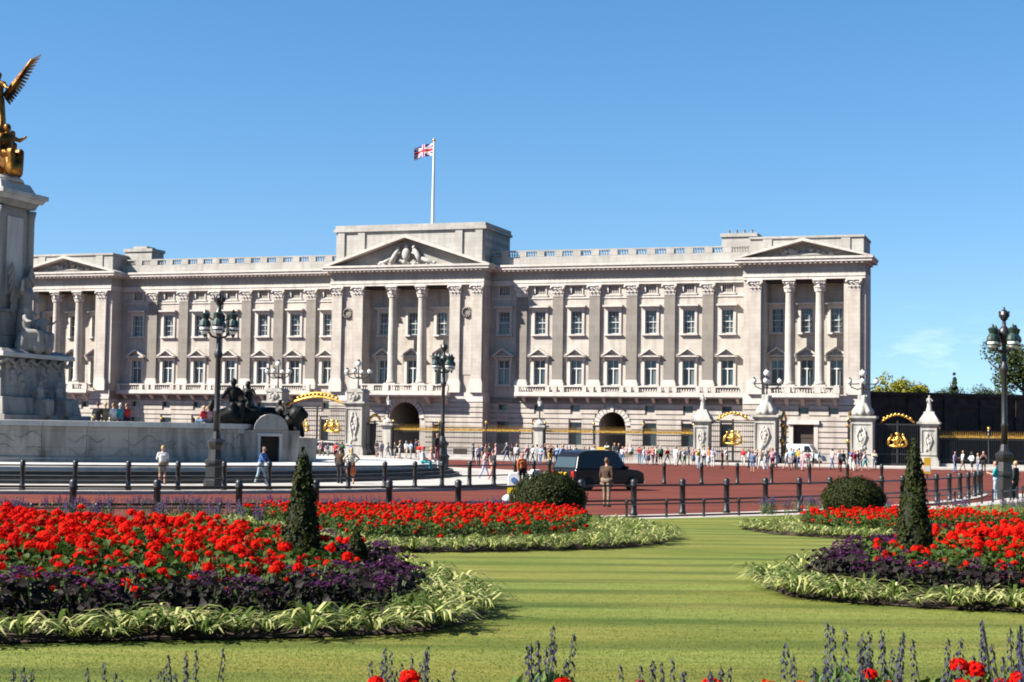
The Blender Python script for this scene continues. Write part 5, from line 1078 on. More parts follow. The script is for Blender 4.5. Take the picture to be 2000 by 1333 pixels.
CROWD=[(602,150,'yellow','grey'),(614,150,'white','cream'),(628,150,'pink','khaki'),(655,150,'red','red'),(668,150,'green','navy'),(745,163,'white','white'),(757,164,'white','white'),(771,165,'black','grey'),(781,163,'cream','white'),(793,164,'white','cream'),(802,165,'light blue','grey'),(812,166,'navy','brown'),
 (934,140,'white','grey'),(955,137,'black','maroon'),(1009,140,'white','grey'),(1030,141,'pink','grey'),(1048,150,'grey','grey'),(1056,146,'light blue','denim'),(1074,139,'brown','yellow'),(1088,138,'light blue','denim'),(1098,139,'light blue','grey'),(1112,150,'grey','black'),(1124,152,'white','grey'),(1132,154,'red','maroon'),(1150,152,'black','grey'),(1160,150,'white','black'),
 (1200,158,'grey','navy'),(1216,157,'white','denim'),(1232,158,'white','brown'),(1241,157,'white','brown'),(1258,152,'white','light blue'),(1266,150,'maroon','navy'),(1275,148,'salmon','pink'),(1290,149,'green','black'),(1303,148,'red','grey'),(1312,150,'red','black'),(1320,148,'white','white'),(1328,149,'grey','black'),(1337,147,'white','green'),(1365,141,'yellow','pale denim'),(1384,140,'orange','pale denim'),(1401,144,'black','maroon'),(1410,144,'maroon','black'),
 (1470,130,'denim','denim'),(1486,131,'cream','white'),(1496,132,'cream','pale denim'),(1509,138,'pink','maroon'),(1522,131,'white','white'),(1536,136,'white','grey'),(1545,137,'light blue','grey'),(1556,137,'maroon','maroon'),(1567,134,'pink','pink'),(1578,138,'maroon','grey'),(1632,133,'grey','black'),(1640,134,'white','maroon'),(1648,136,'black','black'),(1670,140,'red','cream'),(1680,141,'pink','white'),(1690,139,'white','teal'),(1698,140,'light blue','teal'),(1708,142,'cream','grey'),
 (640,151,'black','grey'),(684,152,'blue','black'),(735,166,'black','grey'),(818,160,'red','white'),(917,145,'white','denim'),(924,148,'grey','navy'),(942,150,'navy','khaki'),(968,146,'pink','white'),(990,150,'grey','denim'),(1000,152,'black','grey'),(1020,150,'blue','khaki'),(1040,152,'white','navy'),(1064,151,'maroon','grey'),(1080,152,'white','khaki'),(1106,146,'orange','denim'),(1140,155,'blue','khaki'),(1170,156,'pink','white'),(1185,157,'white','grey'),(1208,159,'black','denim'),(1224,160,'pink','khaki'),(1249,158,'red','denim'),(1282,152,'white','navy'),(1296,153,'light blue','white'),(1345,152,'navy','khaki'),(1354,150,'pink','denim'),(1375,146,'white','navy'),(1392,148,'lavender','white'),(1420,150,'white','khaki'),(1435,152,'grey','black'),(1452,148,'red','white'),(1462,146,'white','navy'),(1479,140,'maroon','grey'),(1503,142,'black','denim'),(1515,143,'light blue','white'),(1529,141,'red','khaki'),(1550,143,'white','navy'),(1561,142,'yellow','denim'),(1588,144,'white','black'),(1600,146,'navy','khaki'),(1625,142,'pink','denim'),(1656,143,'white','grey'),(1664,144,'blue','white'),(1676,146,'black','denim'),(1880,150,'white','khaki'),(1910,140,'grey','denim'),
 (1865,133,'lavender','denim'),(1873,134,'black','denim'),(1898,135,'white','black'),(1921,138,'black','black')]
lands=[(720,'behind the gilded gate'),(830,'before the central archway'),(1065,'near the small lantern pier'),(1175,'behind the taxi roof'),(1290,'before the side archway'),(1345,'right of the side archway'),(1440,'before the figure-topped pier'),(1530,'before the left carved pier'),(1620,'before the pale van'),(1780,'by the palace corner pier'),(2100,'before the dark wall')]
poses=['stand','look','walk','hips','photo','stand','walk']; seen={}
for i,(px,Y,tp_,lw) in enumerate(CROWD):
    land=[l for x,l in lands if px<x][0]; pose=poses[i%7]; legs='shorts' if i%5==3 else ('skirt' if i%9==4 else 'long'); hr=['dark','brown','fair','grey','dark','brown'][i%6]
    if i%6==5 and i>20: continue
    Y+=random.uniform(-7,5); p=P(px,Y,0.0); uu=(p-PO).dot(EN); z=0.12 if uu<31 else -0.02
    verb={'stand':'','look':'','walk':'walking','hips':'','photo':''}[pose]
    lab=f"{hr}-haired person in {tp_} top and {lw} {'shorts' if legs=='shorts' else 'skirt' if legs=='skirt' else 'trousers'} {verb} {land}".replace('  ',' ')
    if lab in seen: lab=lab.replace('person in','taller person in')
    seen[lab]=1; p.z=z
    person(p,random.uniform(0,6.28),pose,tp_,lw,hr,lab,'crowd along the palace railings',random.uniform(0.93,1.07),legs=legs,lh=(i%3==0),sleeves='long' if i%4==0 else 'short')
# ------------------------------------------------------------------ small street things
kb=thing('traffic_bollard','white traffic bollard with yellow band left of the round bush','traffic bollard',(P(1004,64.0,0).x,64.0,-0.02))
mb=MB(); mb.box(-0.45,0.45,-0.3,0.3,0,0.12); mb.build('base',PAVE,kb); WHT=mat('white_plastic',(0.8,0.8,0.77),0.4); YE=mat('yellow_plastic',(0.80,0.62,0.02),0.4)
mb=MB(); mb.prism([(-0.24,0.12),(0.24,0.12),(0.24,0.95),(0.16,1.12),(-0.16,1.12),(-0.24,0.95)],-0.14,0.14); o=mb.build('shell',WHT,kb); bv=o.modifiers.new('b','BEVEL'); bv.width=0.03; bv.segments=2
mb=MB(); mb.box(-0.245,0.245,-0.15,0.15,0.30,0.56); mb.build('yellow_band',YE,kb); mb=MB(); mb.lathe([(0.02,0.02),(0.11,0.02),(0.11,0.0)],16); o=mb.build('arrow_disc',mat('sign_blue',(0.10,0.22,0.5),0.4),kb,(0,-0.145,0.82)); o.rotation_euler=(R(90),0,0)
k2=copy_tree(kb,None,(P(1046,70.0,0).x,70.0,-0.02),0.4); k2['label']='white traffic bollard half hidden by the round bush'; kb['group']=k2['group']='traffic bollards'
kb2=thing('road_marker','low white road marker left of the round bush','road marker',(P(992,60.5,0).x,60.5,0.0)); mb=MB(); mb.lathe([(0.2,0),(0.19,0.1),(0.16,0.28),(0.05,0.36)],14); mb.build('dome',WHT,kb2,smooth=True); mb=MB(); mb.lathe([(0.26,-0.02),(0.26,0.02),(0.2,0.03)],14); mb.build('foot',PAVE,kb2)
ys=thing('notice_board','narrow yellow notice board on a post beside the right topiary cone','sign',(P(1811,112,0).x,112.0,-0.02)); mb=MB(); mb.lathe([(0.05,0),(0.05,0.5)],8); mb.build('post',IRON,ys); mb=MB(); mb.box(-0.24,0.24,-0.05,0.05,0.35,1.45); o=mb.build('panel',mat('sign_yellow',(0.75,0.42,0.04),0.5),ys); mb=MB(); mb.box(-0.18,0.18,-0.058,-0.05,0.5,0.9); mb.build('notice',WHT,ys)
# ------------------------------------------------------------------ vegetation
def leafmat(name, c, c2, rough=0.6, trans=0.25):
    m=bpy.data.materials.new(name); m.use_nodes=True; n=m.node_tree; b=n.nodes['Principled BSDF']; b.inputs['Roughness'].default_value=rough; b.inputs['Specular IOR Level'].default_value=0.10
    g=n.nodes.new('ShaderNodeNewGeometry'); x=n.nodes.new('ShaderNodeMix'); x.data_type='RGBA'; n.links.new(g.outputs['Random Per Island'],x.inputs[0]); x.inputs[6].default_value=(*[KA*a for a in c],1); x.inputs[7].default_value=(*[KA*a for a in c2],1); n.links.new(x.outputs[2],b.inputs['Base Color'])
    if trans:
        tr=n.nodes.new('ShaderNodeBsdfTranslucent'); n.links.new(x.outputs[2],tr.inputs[0]); mxs=n.nodes.new('ShaderNodeMixShader'); mxs.inputs[0].default_value=trans; o=n.nodes['Material Output']
        n.links.new(b.outputs[0],mxs.inputs[1]); n.links.new(tr.outputs[0],mxs.inputs[2]); n.links.new(mxs.outputs[0],o.inputs[0])
    MATS[name]=m; return m
GLEAF=leafmat('geranium_leaf',(0.075,0.125,0.020),(0.028,0.058,0.010)); RED=leafmat('scarlet_petal',(0.95,0.010,0.002),(0.62,0.004,0.003),0.9,0.35); RED2=leafmat('orange_red_petal',(0.95,0.028,0.003),(0.72,0.010,0.003),0.9,0.35)
PUR=leafmat('purple_floret',(0.042,0.011,0.042),(0.115,0.024,0.105)); PLEAF=leafmat('dark_purple_leaf',(0.014,0.012,0.010),(0.030,0.022,0.020)); STRIPE=leafmat('variegated_leaf',(0.34,0.38,0.10),(0.62,0.61,0.27),0.5,0.3); STRIPED=leafmat('variegated_leaf_green',(0.06,0.10,0.015),(0.16,0.22,0.045),0.5,0.3)
SALV=leafmat('salvia_floret',(0.036,0.034,0.072),(0.085,0.080,0.135)); SALV2=leafmat('violet_salvia_floret',(0.075,0.04,0.15),(0.13,0.06,0.20)); YEW=leafmat('yew_leaf',(0.010,0.015,0.002),(0.042,0.052,0.008)); SOIL=mat('bed_soil',(0.035,0.022,0.015),0.95,var=0.4,scale=8,bump=0.5)
STEM=mat('plant_stem',(0.06,0.09,0.03),0.7)
class TPL:
    """a plant template: arrays that are copied as an object or merged into a mass"""
    def __init__(s, mb, mats): s.v=np.array(mb.v,np.float32); s.f=mb.f; s.m=mb.m; s.mats=mats; s._me=None; s.mb=mb
    def me(s, name):
        if s._me is None: s._me=s.mb.mesh(name,s.mats)
        return s._me
def merge(name, items, mats, parent=None):
    """items: (template, location, turn, size)"""
    V=[];Fa=[];Mi=[];o=0
    for t_,loc,a,s_ in items:
        c_,sn=math.cos(a)*s_,math.sin(a)*s_; v=t_.v; V.append(np.stack([v[:,0]*c_-v[:,1]*sn+loc[0],v[:,0]*sn+v[:,1]*c_+loc[1],v[:,2]*s_+loc[2]],1))
        Fa += [tuple(i+o for i in f) for f in t_.f]; Mi += t_.m; o+=len(v)
    me=bpy.data.meshes.new(name); me.from_pydata(np.concatenate(V).tolist(),[],Fa); me.polygons.foreach_set('material_index',Mi)
    for m_ in mats: me.materials.append(m_)
    me.update(); return obj(name,me,parent)
def quad_leaf(mb, c, nrm, up_, w, h, m, bend=0.25):
    """a leaf-sized folded face"""
    n_=Vector(nrm).normalized(); u=Vector(up_); u=(u-n_*u.dot(n_)); u = u.normalized() if u.length>1e-3 else n_.orthogonal().normalized(); r_=u.cross(n_); c=Vector(c)
    mb.add([c-u*h*0.5,c+r_*w*0.5+n_*bend*w*0.4,c+u*h*0.5,c-r_*w*0.5+n_*bend*w*0.4],[(0,1,2),(0,2,3)],m)
def head_tpl(seed, r_=0.050, k=64, mats=(RED,)):
    rr=random.Random(seed); mb=MB()
    for i in range(k):
        z=1-1.55*(i+0.5)/k; a=i*2.39996+rr.random()*0.5; q_=math.sqrt(max(0,1-z*z)); d=Vector((q_*math.cos(a),q_*math.sin(a),z*0.8)); s_=r_*rr.uniform(0.75,1.05)
        quad_leaf(mb,d*s_,d+Vector((rr.uniform(-.4,.4),rr.uniform(-.4,.4),rr.uniform(-.3,.3))),(rr.uniform(-1,1),rr.uniform(-1,1),rr.uniform(-1,1)),r_*0.46,r_*0.52,0,-0.3)
    return TPL(mb,list(mats))
def foliage_tpl(seed, h, rad, k, lw, mats, m=0):
    rr=random.Random(seed); mb=MB()
    for i in range(k):
        a=rr.random()*6.28; t_=rr.random()**0.7; q_=rad*math.sqrt(rr.random())*(0.5+0.6*t_); p=(q_*math.cos(a),q_*math.sin(a),h*(0.12+0.88*t_)); s_=lw*rr.uniform(0.7,1.25)
        quad_leaf(mb,p,(math.cos(a)*0.6+rr.uniform(-.5,.5),math.sin(a)*0.6+rr.uniform(-.5,.5),rr.uniform(0.2,1.2)),(rr.uniform(-1,1),rr.uniform(-1,1),rr.uniform(-.3,.6)),s_,s_*1.05,m)
    for i in range(4):
        a=rr.random()*6.28; mb.tube([(0,0,0),(rad*0.5*math.cos(a),rad*0.5*math.sin(a),h*0.9)],0.006,3,1,False)
    return TPL(mb,mats)
RED3=leafmat('dark_crimson_petal',(0.42,0.004,0.004),(0.26,0.003,0.003),0.9,0.3); RED4=leafmat('fading_petal',(0.62,0.10,0.03),(0.34,0.07,0.03),0.9,0.3)
HEADS=[head_tpl(0,0.052),head_tpl(1,0.046),head_tpl(2,0.056,mats=(RED,)),head_tpl(9,0.047,mats=(RED2,)),head_tpl(5,0.050,mats=(RED2,)),head_tpl(6,0.045,mats=(RED3,)),head_tpl(7,0.040,48,(RED4,))]; HW=[5,5,4,4,3,3,1]
GFOL=[foliage_tpl(i,0.44,0.20,54,0.062,[GLEAF,STEM]) for i in range(3)]
# heliotrope: dark leaves with flat purple clusters
def clus_tpl(seed):
    rr=random.Random(seed); mb=MB()
    for i in range(30):
        a=rr.random()*6.28; q_=0.085*math.sqrt(rr.random()); p=(q_*math.cos(a),q_*math.sin(a),0.028*(1-(q_/0.085)**2)+rr.uniform(-0.008,0.008)); quad_leaf(mb,p,(rr.uniform(-.6,.6),rr.uniform(-.6,.6),1),(rr.uniform(-1,1),rr.uniform(-1,1),0),0.03,0.03,0,-0.3)
    return TPL(mb,[PUR])
CLUS=[clus_tpl(i) for i in range(2)]; HFOL=[foliage_tpl(20+i,0.30,0.18,46,0.07,[PLEAF,STEM]) for i in range(2)]
# spider plant / variegated edging: arching straps
def spider_tpl(seed, k=34, L0=0.32):
    rr=random.Random(seed); mb=MB()
    for i in range(k):
        a=i*2.39996+rr.uniform(-.3,.3); L=L0*rr.uniform(0.7,1.15); up_=rr.uniform(0.5,1.2); d=Vector((math.cos(a),math.sin(a),0)); sd_=Vector((-d.y,d.x,0)); w=rr.uniform(0.007,0.013); pts=[]
        for t_ in range(5):
            q_=t_/4; pts.append(d*(L*(0.08+0.85*q_**1.15))+Vector((0,0,L*up_*(1.25*q_-1.05*q_*q_)+0.02)))
        ws=[0.5,1.0,1.0,0.75,0.08]; vs=[]
        for p,ww in zip(pts,ws): vs += [p-sd_*w*ww, p+sd_*w*ww]
        mb.add(vs,[(2*j,2*j+1,2*j+3,2*j+2) for j in range(4)],0 if rr.random()<0.5 else 1)
    return TPL(mb,[STRIPE,STRIPED])
SPID=[spider_tpl(i) for i in range(4)]
def salvia_tpl(seed, h, k, mats, leaf=40, spike=0.2):
    rr=random.Random(seed); mb=MB()
    for i in range(k):
        a=rr.random()*6.28; q_=0.16*rr.random(); x,y=q_*math.cos(a),q_*math.sin(a); tx,ty=x*1.9+rr.uniform(-.03,.03),y*1.9+rr.uniform(-.03,.03); hh=h*rr.uniform(0.72,1.0)
        mb.tube([(x*0.4,y*0.4,0.05),(x,y,hh*0.5),(tx,ty,hh)],[0.005,0.004,0.003],3,1,False); L=spike*rr.uniform(0.7,1.15)
        for j in range(int(L/0.0085)):
            t_=j/(L/0.0085); zz=hh-L*(1-t_); b_=j*2.4; rad=0.017*(1-0.7*t_)+0.004; cx,cy=tx+(x-tx)*(1-t_)*L/hh*0.9,ty+(y-ty)*(1-t_)*L/hh*0.9
            quad_leaf(mb,(cx+rad*math.cos(b_),cy+rad*math.sin(b_),zz),(math.cos(b_),math.sin(b_),0.4),(0,0,1),0.019,0.024,0)
    for i in range(leaf):
        a=rr.random()*6.28; q_=0.17*math.sqrt(rr.random()); z=h*rr.uniform(0.12,0.74); quad_leaf(mb,(q_*math.cos(a),q_*math.sin(a),z),(math.cos(a)+rr.uniform(-.5,.5),math.sin(a)+rr.uniform(-.5,.5),0.7),(rr.uniform(-.5,.5),rr.uniform(-.5,.5),0.6),0.034,0.085,2)
    return TPL(mb,mats)
SLEAF=leafmat('salvia_leaf',(0.06,0.13,0.025),(0.13,0.21,0.055))
SAL=[salvia_tpl(i,0.78,9,[SALV,STEM,SLEAF],190) for i in range(3)]; SALB=[salvia_tpl(10+i,0.62,9,[SALV2,STEM,SLEAF],24,0.16) for i in range(2)]
# --- beds: outlines taken on the lawn
def pl(*pts): return [onlawn(x,y) for x,y in pts]
def W2(px, Y):
    p=atY(px,1000,Y); return Vector((p.x,Y,lawn_z(p.x,Y)))
BEDS={
 'A':pl((-900,1275),(0,1264),(200,1259),(400,1255),(600,1252),(750,1246),(860,1238),(925,1222),(968,1202))+[W2(958,16.4),W2(915,18.0),W2(860,20.0),W2(790,21.6),W2(730,23.2),W2(650,25.2),W2(540,27.0),W2(300,28.2),W2(0,28.8),W2(-900,29.0)],
 'B':pl((560,1084),(720,1082),(900,1080),(1100,1077),(1230,1072),(1300,1064),(1322,1056))+[W2(1310,36.0),W2(1285,39.0),W2(1262,43.5),W2(1180,46.0),W2(1000,47.0),W2(700,46.0),W2(450,43.5),W2(300,40.0),W2(400,34.5)],
 'C':pl((1440,1034),(1500,1044),(1600,1051),(1720,1058),(1860,1060))+[W2(1990,38.0),W2(2150,44.0),W2(1950,49.0),W2(1750,50.5),W2(1600,49.0),W2(1500,46.0),W2(1455,43.5)],
 'D':pl((1467,1128),(1480,1150),(1530,1168),(1640,1180),(1800,1192),(2000,1200),(2850,1210))+[W2(2900,24),W2(2850,31.0),W2(2000,33.5),W2(1820,33.0),W2(1720,29.5),W2(1640,26.0),W2(1560,23.2),W2(1490,21.2)],
}
def inside(p, poly):
    c=False; n_=len(poly); j=n_-1
    for i in range(n_):
        a,b_=poly[i],poly[j]
        if (a.y>p[1])!=(b_.y>p[1]) and p[0]<(b_.x-a.x)*(p[1]-a.y)/(b_.y-a.y)+a.x: c=not c
        j=i
    return c
def edged(p, poly):
    best=1e9; n_=len(poly)
    for i in range(n_):
        a,b_=poly[i],poly[(i+1)%n_]; dx,dy=b_.x-a.x,b_.y-a.y; t_=max(0,min(1,((p[0]-a.x)*dx+(p[1]-a.y)*dy)/(dx*dx+dy*dy+1e-9))); best=min(best,math.hypot(p[0]-a.x-dx*t_,p[1]-a.y-dy*t_))
    return best
def scatter(poly, step, seed):
    rr=random.Random(seed); xs=[p.x for p in poly]; ys=[p.y for p in poly]; out_=[]; y=min(ys); row=0
    while y<max(ys):
        x=min(xs)+(0.5*step if row%2 else 0)
        while x<max(xs):
            q_=(x+rr.uniform(-.3,.3)*step,y+rr.uniform(-.3,.3)*step)
            if inside(q_,poly):
                px,py=pix((q_[0],q_[1],lawn_z(*q_)+0.3))
                if -90<px<2090: out_.append((q_[0],q_[1],edged(q_,poly)))
            x+=step
        y+=step*0.87; row+=1
    return out_
KEEP=[]   # places kept free of bedding: topiary
TOPI=[('yew_cone',590,17.6,1.50,0.255,'tall dark topiary cone in the left scarlet bed'),('yew_cone',697,17.4,0.62,0.20,'small dark topiary cone at the right tip of the left bed'),('yew_cone',1785,21.0,1.80,0.275,'tall dark topiary cone in the right scarlet bed'),('yew_ball',1070,45.2,1.34,1.0,'large round clipped bush before the taxi'),('yew_ball',1667,49.5,1.25,0.93,'round clipped bush behind the right bed')]
for nm,px,Y,h,r_,lab in TOPI: KEEP.append((W2(px,Y),r_*0.85))
INNER={'A':(0.86,1.30),'D':(0.88,1.42),'B':(1.9,0.0),'C':(1.6,0.0)}
reds=[]; purps=[]; spids=[]
for bi,(bn,poly) in enumerate(BEDS.items()):
    n_=len(poly); mb=MB(); cx=sum(p.x for p in poly)/n_; cy=sum(p.y for p in poly)/n_
    mb.v=[(cx+(p.x-cx)*0.972,cy+(p.y-cy)*0.972,lawn_z(p.x,p.y)+0.008) for p in poly]+[(cx+(p.x-cx)*0.94,cy+(p.y-cy)*0.94,lawn_z(cx+(p.x-cx)*0.94,cy+(p.y-cy)*0.94)+0.07) for p in poly]
    NR_=6
    for k in range(1,NR_+1):
        f=0.94*(1-k/NR_); mb.v += [(cx+(p.x-cx)*f,cy+(p.y-cy)*f,lawn_z(cx+(p.x-cx)*f,cy+(p.y-cy)*f)+0.09) for p in poly]
    for k in range(NR_+1):
        for i in range(n_): j=(i+1)%n_; mb.f.append((k*n_+i,k*n_+j,(k+1)*n_+j,(k+1)*n_+i)); mb.m.append(0)
    o=mb.build('bed_soil',SOIL,None,smooth=True); o['kind']='structure'
    e1,e2=INNER[bn]
    for x,y,d in scatter(poly,0.30 if bn in 'AD' else 0.36,bi+1):
        if d<e1*(0.80 if bn in 'AD' else 1) and d>0.02: 
            if min(x-0,99)>-99: spids.append((x,y,bn,d))
    for x,y,d in scatter(poly,0.30,bi+11):
        if e2 and e1*0.85<d<e2+0.1: purps.append((x,y,bn,d))
    for x,y,d in scatter(poly,0.33,bi+21):
        if d>max(e1,e2)-0.05: reds.append((x,y,bn,d))
    if bn in 'AD':
        pass
def free(x,y): return all(math.hypot(x-p.x,y-p.y)>r_ for p,r_ in KEEP)
dist=lambda q_: math.hypot(q_[0],q_[1])
def split_visible(lst, far_from):
    return sorted([q_ for q_ in lst if free(q_[0],q_[1])],key=dist)
bedname={'A':'left front bed','B':'middle bed','C':'small bed at the back right','D':'right front bed'}
rr=random.Random(77)
# scarlet bedding plants
reds=split_visible(reds,0); mass=[]
def heads_for(h, low_=False):
    out_=[]; k=rr.choice((2,3,3,4))
    for i in range(k):
        a=rr.random()*6.28; q_=rr.uniform(0.02,0.19); lowr=rr.random()
        z=h*rr.uniform(0.38,1.05) if low_ else h*(0.80+0.34*rr.random()) if lowr<0.70 else h*rr.uniform(0.35,0.75); out_.append((rr.choices(HEADS,HW)[0],(q_*math.cos(a),q_*math.sin(a),z),rr.random()*6.28,rr.choice((0.55,0.8,1.0,1.05,1.2))))
    return out_
for i,(x,y,bn,d) in enumerate(reds):
    hs=rr.uniform(0.80,1.10)*(1.0+0.16*min(1.0,max(0,d-1.4)/1.6) if bn in 'AD' else 0.90); loc=Vector((x,y,lawn_z(x,y)+0.05)); rz=rr.random()*6.28; fol=rr.choice(GFOL); hd=heads_for(0.47,bn in 'AD' and d<2.3)[:None if bn in 'AD' else 2+(i%2)]
    if i<300:
        t_=thing('scarlet_bedding_plant',f'scarlet flowering bedding plant in the {bedname[bn]}','flower',loc,rz,f'scarlet bedding plants in the {bedname[bn]}'); t_.scale=(hs,)*3
        obj('foliage',fol.me('foliage'),t_)
        for tp_,l_,a,s_ in hd: obj('flower_head',tp_.me('flower_head'),t_,l_,a,s_)
    else:
        mass.append((fol,loc,rz,hs,hd))
items=[]; c_=0
folm=[GLEAF,STEM]
allm=[GLEAF,STEM,RED,RED2,RED3,RED4]
class T2: pass
def remap(t_, mp_):
    q_=T2(); q_.v=t_.v; q_.f=t_.f; q_.m=[mp_[m_] for m_ in t_.m]; return q_
RF={id(t_):remap(t_,{0:0,1:1}) for t_ in GFOL}; RH={id(t_):remap(t_,{0:(2,2,2,3,3,4,5)[k]}) for k,t_ in enumerate(HEADS)}
for fol,loc,rz,hs,hd in mass:
    items.append((RF[id(fol)],loc,rz,hs))
    for tp_,l_,a,s_ in hd:
        ca_,sa_=math.cos(rz),math.sin(rz); items.append((RH[id(tp_)],(loc.x+(l_[0]*ca_-l_[1]*sa_)*hs,loc.y+(l_[0]*sa_+l_[1]*ca_)*hs,loc.z+l_[2]*hs),a+rz,s_*hs))
if items:
    o=merge('scarlet_bedding_mass',items,allm); tag(o,'mass of scarlet bedding flowers filling the far parts of the beds','flowers',kind='stuff')
# purple heliotrope
purps=split_visible(purps,0); items=[]
PF={id(t_):remap(t_,{0:0,1:1}) for t_ in HFOL}; PH={id(t_):remap(t_,{0:2}) for t_ in CLUS}
for i,(x,y,bn,d) in enumerate(purps):
    hs=rr.uniform(0.75,1.3); loc=Vector((x,y,lawn_z(x,y)+0.04)); rz=rr.random()*6.28; fol=rr.choice(HFOL); hd=[]
    for k in range(rr.choice((1,2,3))):
        a=rr.random()*6.28; q_=rr.uniform(0.02,0.19); hd.append((rr.choice(CLUS),(q_*math.cos(a),q_*math.sin(a),rr.uniform(0.24,0.37)),rr.random()*6.28,rr.uniform(0.7,1.2)))
    if i<300:
        t_=thing('purple_bedding_plant',f'dark purple flowering plant in the band of the {bedname[bn]}','flower',loc,rz,f'purple bedding plants in the {bedname[bn]}'); t_.scale=(hs,)*3
        obj('foliage',fol.me('foliage'),t_)
        for tp_,l_,a,s_ in hd: obj('flower_cluster',tp_.me('flower_cluster'),t_,l_,a,s_)
    else:
        items.append((PF[id(fol)],loc,rz,hs))
        for tp_,l_,a,s_ in hd:
            ca_,sa_=math.cos(rz),math.sin(rz); items.append((PH[id(tp_)],(loc.x+(l_[0]*ca_-l_[1]*sa_)*hs,loc.y+(l_[0]*sa_+l_[1]*ca_)*hs,loc.z+l_[2]*hs),a,s_*hs))
if items: tag(merge('purple_bedding_mass',items,[PLEAF,STEM,PUR]),'mass of dark purple bedding flowers at the back of the beds','flowers',kind='stuff')
# variegated edging
spids=split_visible(spids,0); items=[]
for i,(x,y,bn,d) in enumerate(spids):
    loc=Vector((x,y,lawn_z(x,y)+0.03)); rz=rr.random()*6.28; s_=rr.choice((0.7,0.9,1.05,1.2,1.4)); t_=rr.choice(SPID)
    if i<300:
        o=obj('variegated_plant',t_.me('variegated_plant'),None,loc,rz,s_); tag(o,f'pale striped strap-leaved plant edging the {bedname[bn]}','plant',f'striped edging plants of the {bedname[bn]}')
    else: items.append((t_,loc,rz,s_))
if items: tag(merge('variegated_edging_mass',items,[STRIPE,STRIPED]),'mass of pale striped edging leaves round the far beds','plants',kind='stuff')
# violet salvia strip behind the beds
items=[]
for i in range(150):
    px=rr.uniform(-40,1010) if i<100 else rr.uniform(1480,2040); Y=rr.uniform(47.3,48.6)-max(0,(500-px))*0.010 if px<1100 else rr.uniform(51.0,52.5)+max(0,px-1700)*0.006
    p=W2(px,Y); items.append((rr.choice(SALB),p,rr.random()*6.28,rr.uniform(0.8,1.15)))
for i in range(16):
    px=rr.uniform(20,620); p=W2(px,rr.uniform(28.2,29.5)); items.append((rr.choice(SALB),p+Vector((0,0,0.12)),rr.random()*6.28,rr.uniform(0.9,1.2)))
tag(merge('violet_salvia_strip',items,[SALV2,STEM,SLEAF]),'haze of violet salvia spikes behind the scarlet beds','flowers',kind='stuff')
# foreground: salvia clumps and scarlet heads close to the camera
FG=[(-15,1290,6.0),(30,1300,6.0),(240,1290,6.2),(385,1262,6.2),(300,1320,5.6),(760,1262,6.4),(825,1262,6.4),(905,1330,5.6),(1062,1222,6.2),(1000,1325,5.6),(1248,1292,6.0),(1345,1282,6.0),(1395,1300,5.8),(1425,1325,5.6),(1595,1268,6.0),(1640,1212,6.2),(1705,1225,6.2),(1765,1250,6.2),(1850,1236,6.2),(1985,1215,6.0),(2020,1225,5.8)]
fgs=sheet('flower_border',[(-6,4.2),(6,4.2),(6,7.0),(-6,7.0)],1.16,SOIL)
for i,(px,py,Y) in enumerate(FG):
    p=atY(px,py,Y); s_=(p.z-1.16)/0.78; o=obj('blue_salvia',SAL[i%3].me('blue_salvia'),None,(p.x,Y,1.16),rr.random()*6.28,(0.72,0.72,s_) if i>=14 else ((0.72,0.72,s_) if i==8 else (0.58,0.58,s_)))
    side='left' if px<700 else ('middle' if px<1450 else 'right'); tag(o,f'grey-blue salvia spikes in the foreground, {side} part of the border','flower',f'foreground salvia, {side} part')
RH_=[(735,1318,6.0),(800,1308,6.1),(812,1330,6.0),(1100,1322,6.0),(1165,1330,5.8),(1250,1320,6.0),(1390,1325,5.9),(1500,1330,5.8),(1565,1325,5.8),(1700,1300,6.1),(1735,1325,5.9),(1872,1282,6.1),(1905,1292,6.1),(1880,1322,5.9),(1955,1320,5.9),(1990,1310,5.9),(1610,1330,5.8)]
BUD=head_tpl(41,0.07,80,(RED,)); CRIM=leafmat('crimson_petal',(0.45,0.01,0.06),(0.32,0.008,0.04),0.5,0.3); BUD2=head_tpl(42,0.05,34,(CRIM,))
for i,(px,py,Y) in enumerate(RH_):
    p=atY(px,py+18,Y); fol=GFOL[i%3]; h_=p.z-1.16; side='left' if px<900 else ('middle' if px<1450 else 'right')
    t_=thing('scarlet_bedding_plant',f'scarlet flower head in the foreground border, {side} part','flower',(p.x,Y,1.16),rr.random()*6.28,f'foreground scarlet flowers, {side} part')
    obj('foliage',fol.me('foliage'),t_,None,0,(0.9,0.9,(h_-0.06)/0.44)); b_=BUD2 if i in (5,16) else BUD; obj('flower_head',b_.me('flower_head'),t_,(0,0,h_),0,rr.uniform(0.38,0.62))
    for q_ in range(1): obj('flower_head',HEADS[q_+3*(i%2)].me('flower_head'),t_,(rr.uniform(-.12,.12),rr.uniform(-.1,.1),h_-rr.uniform(0.05,0.14)),0,rr.uniform(0.6,0.9))
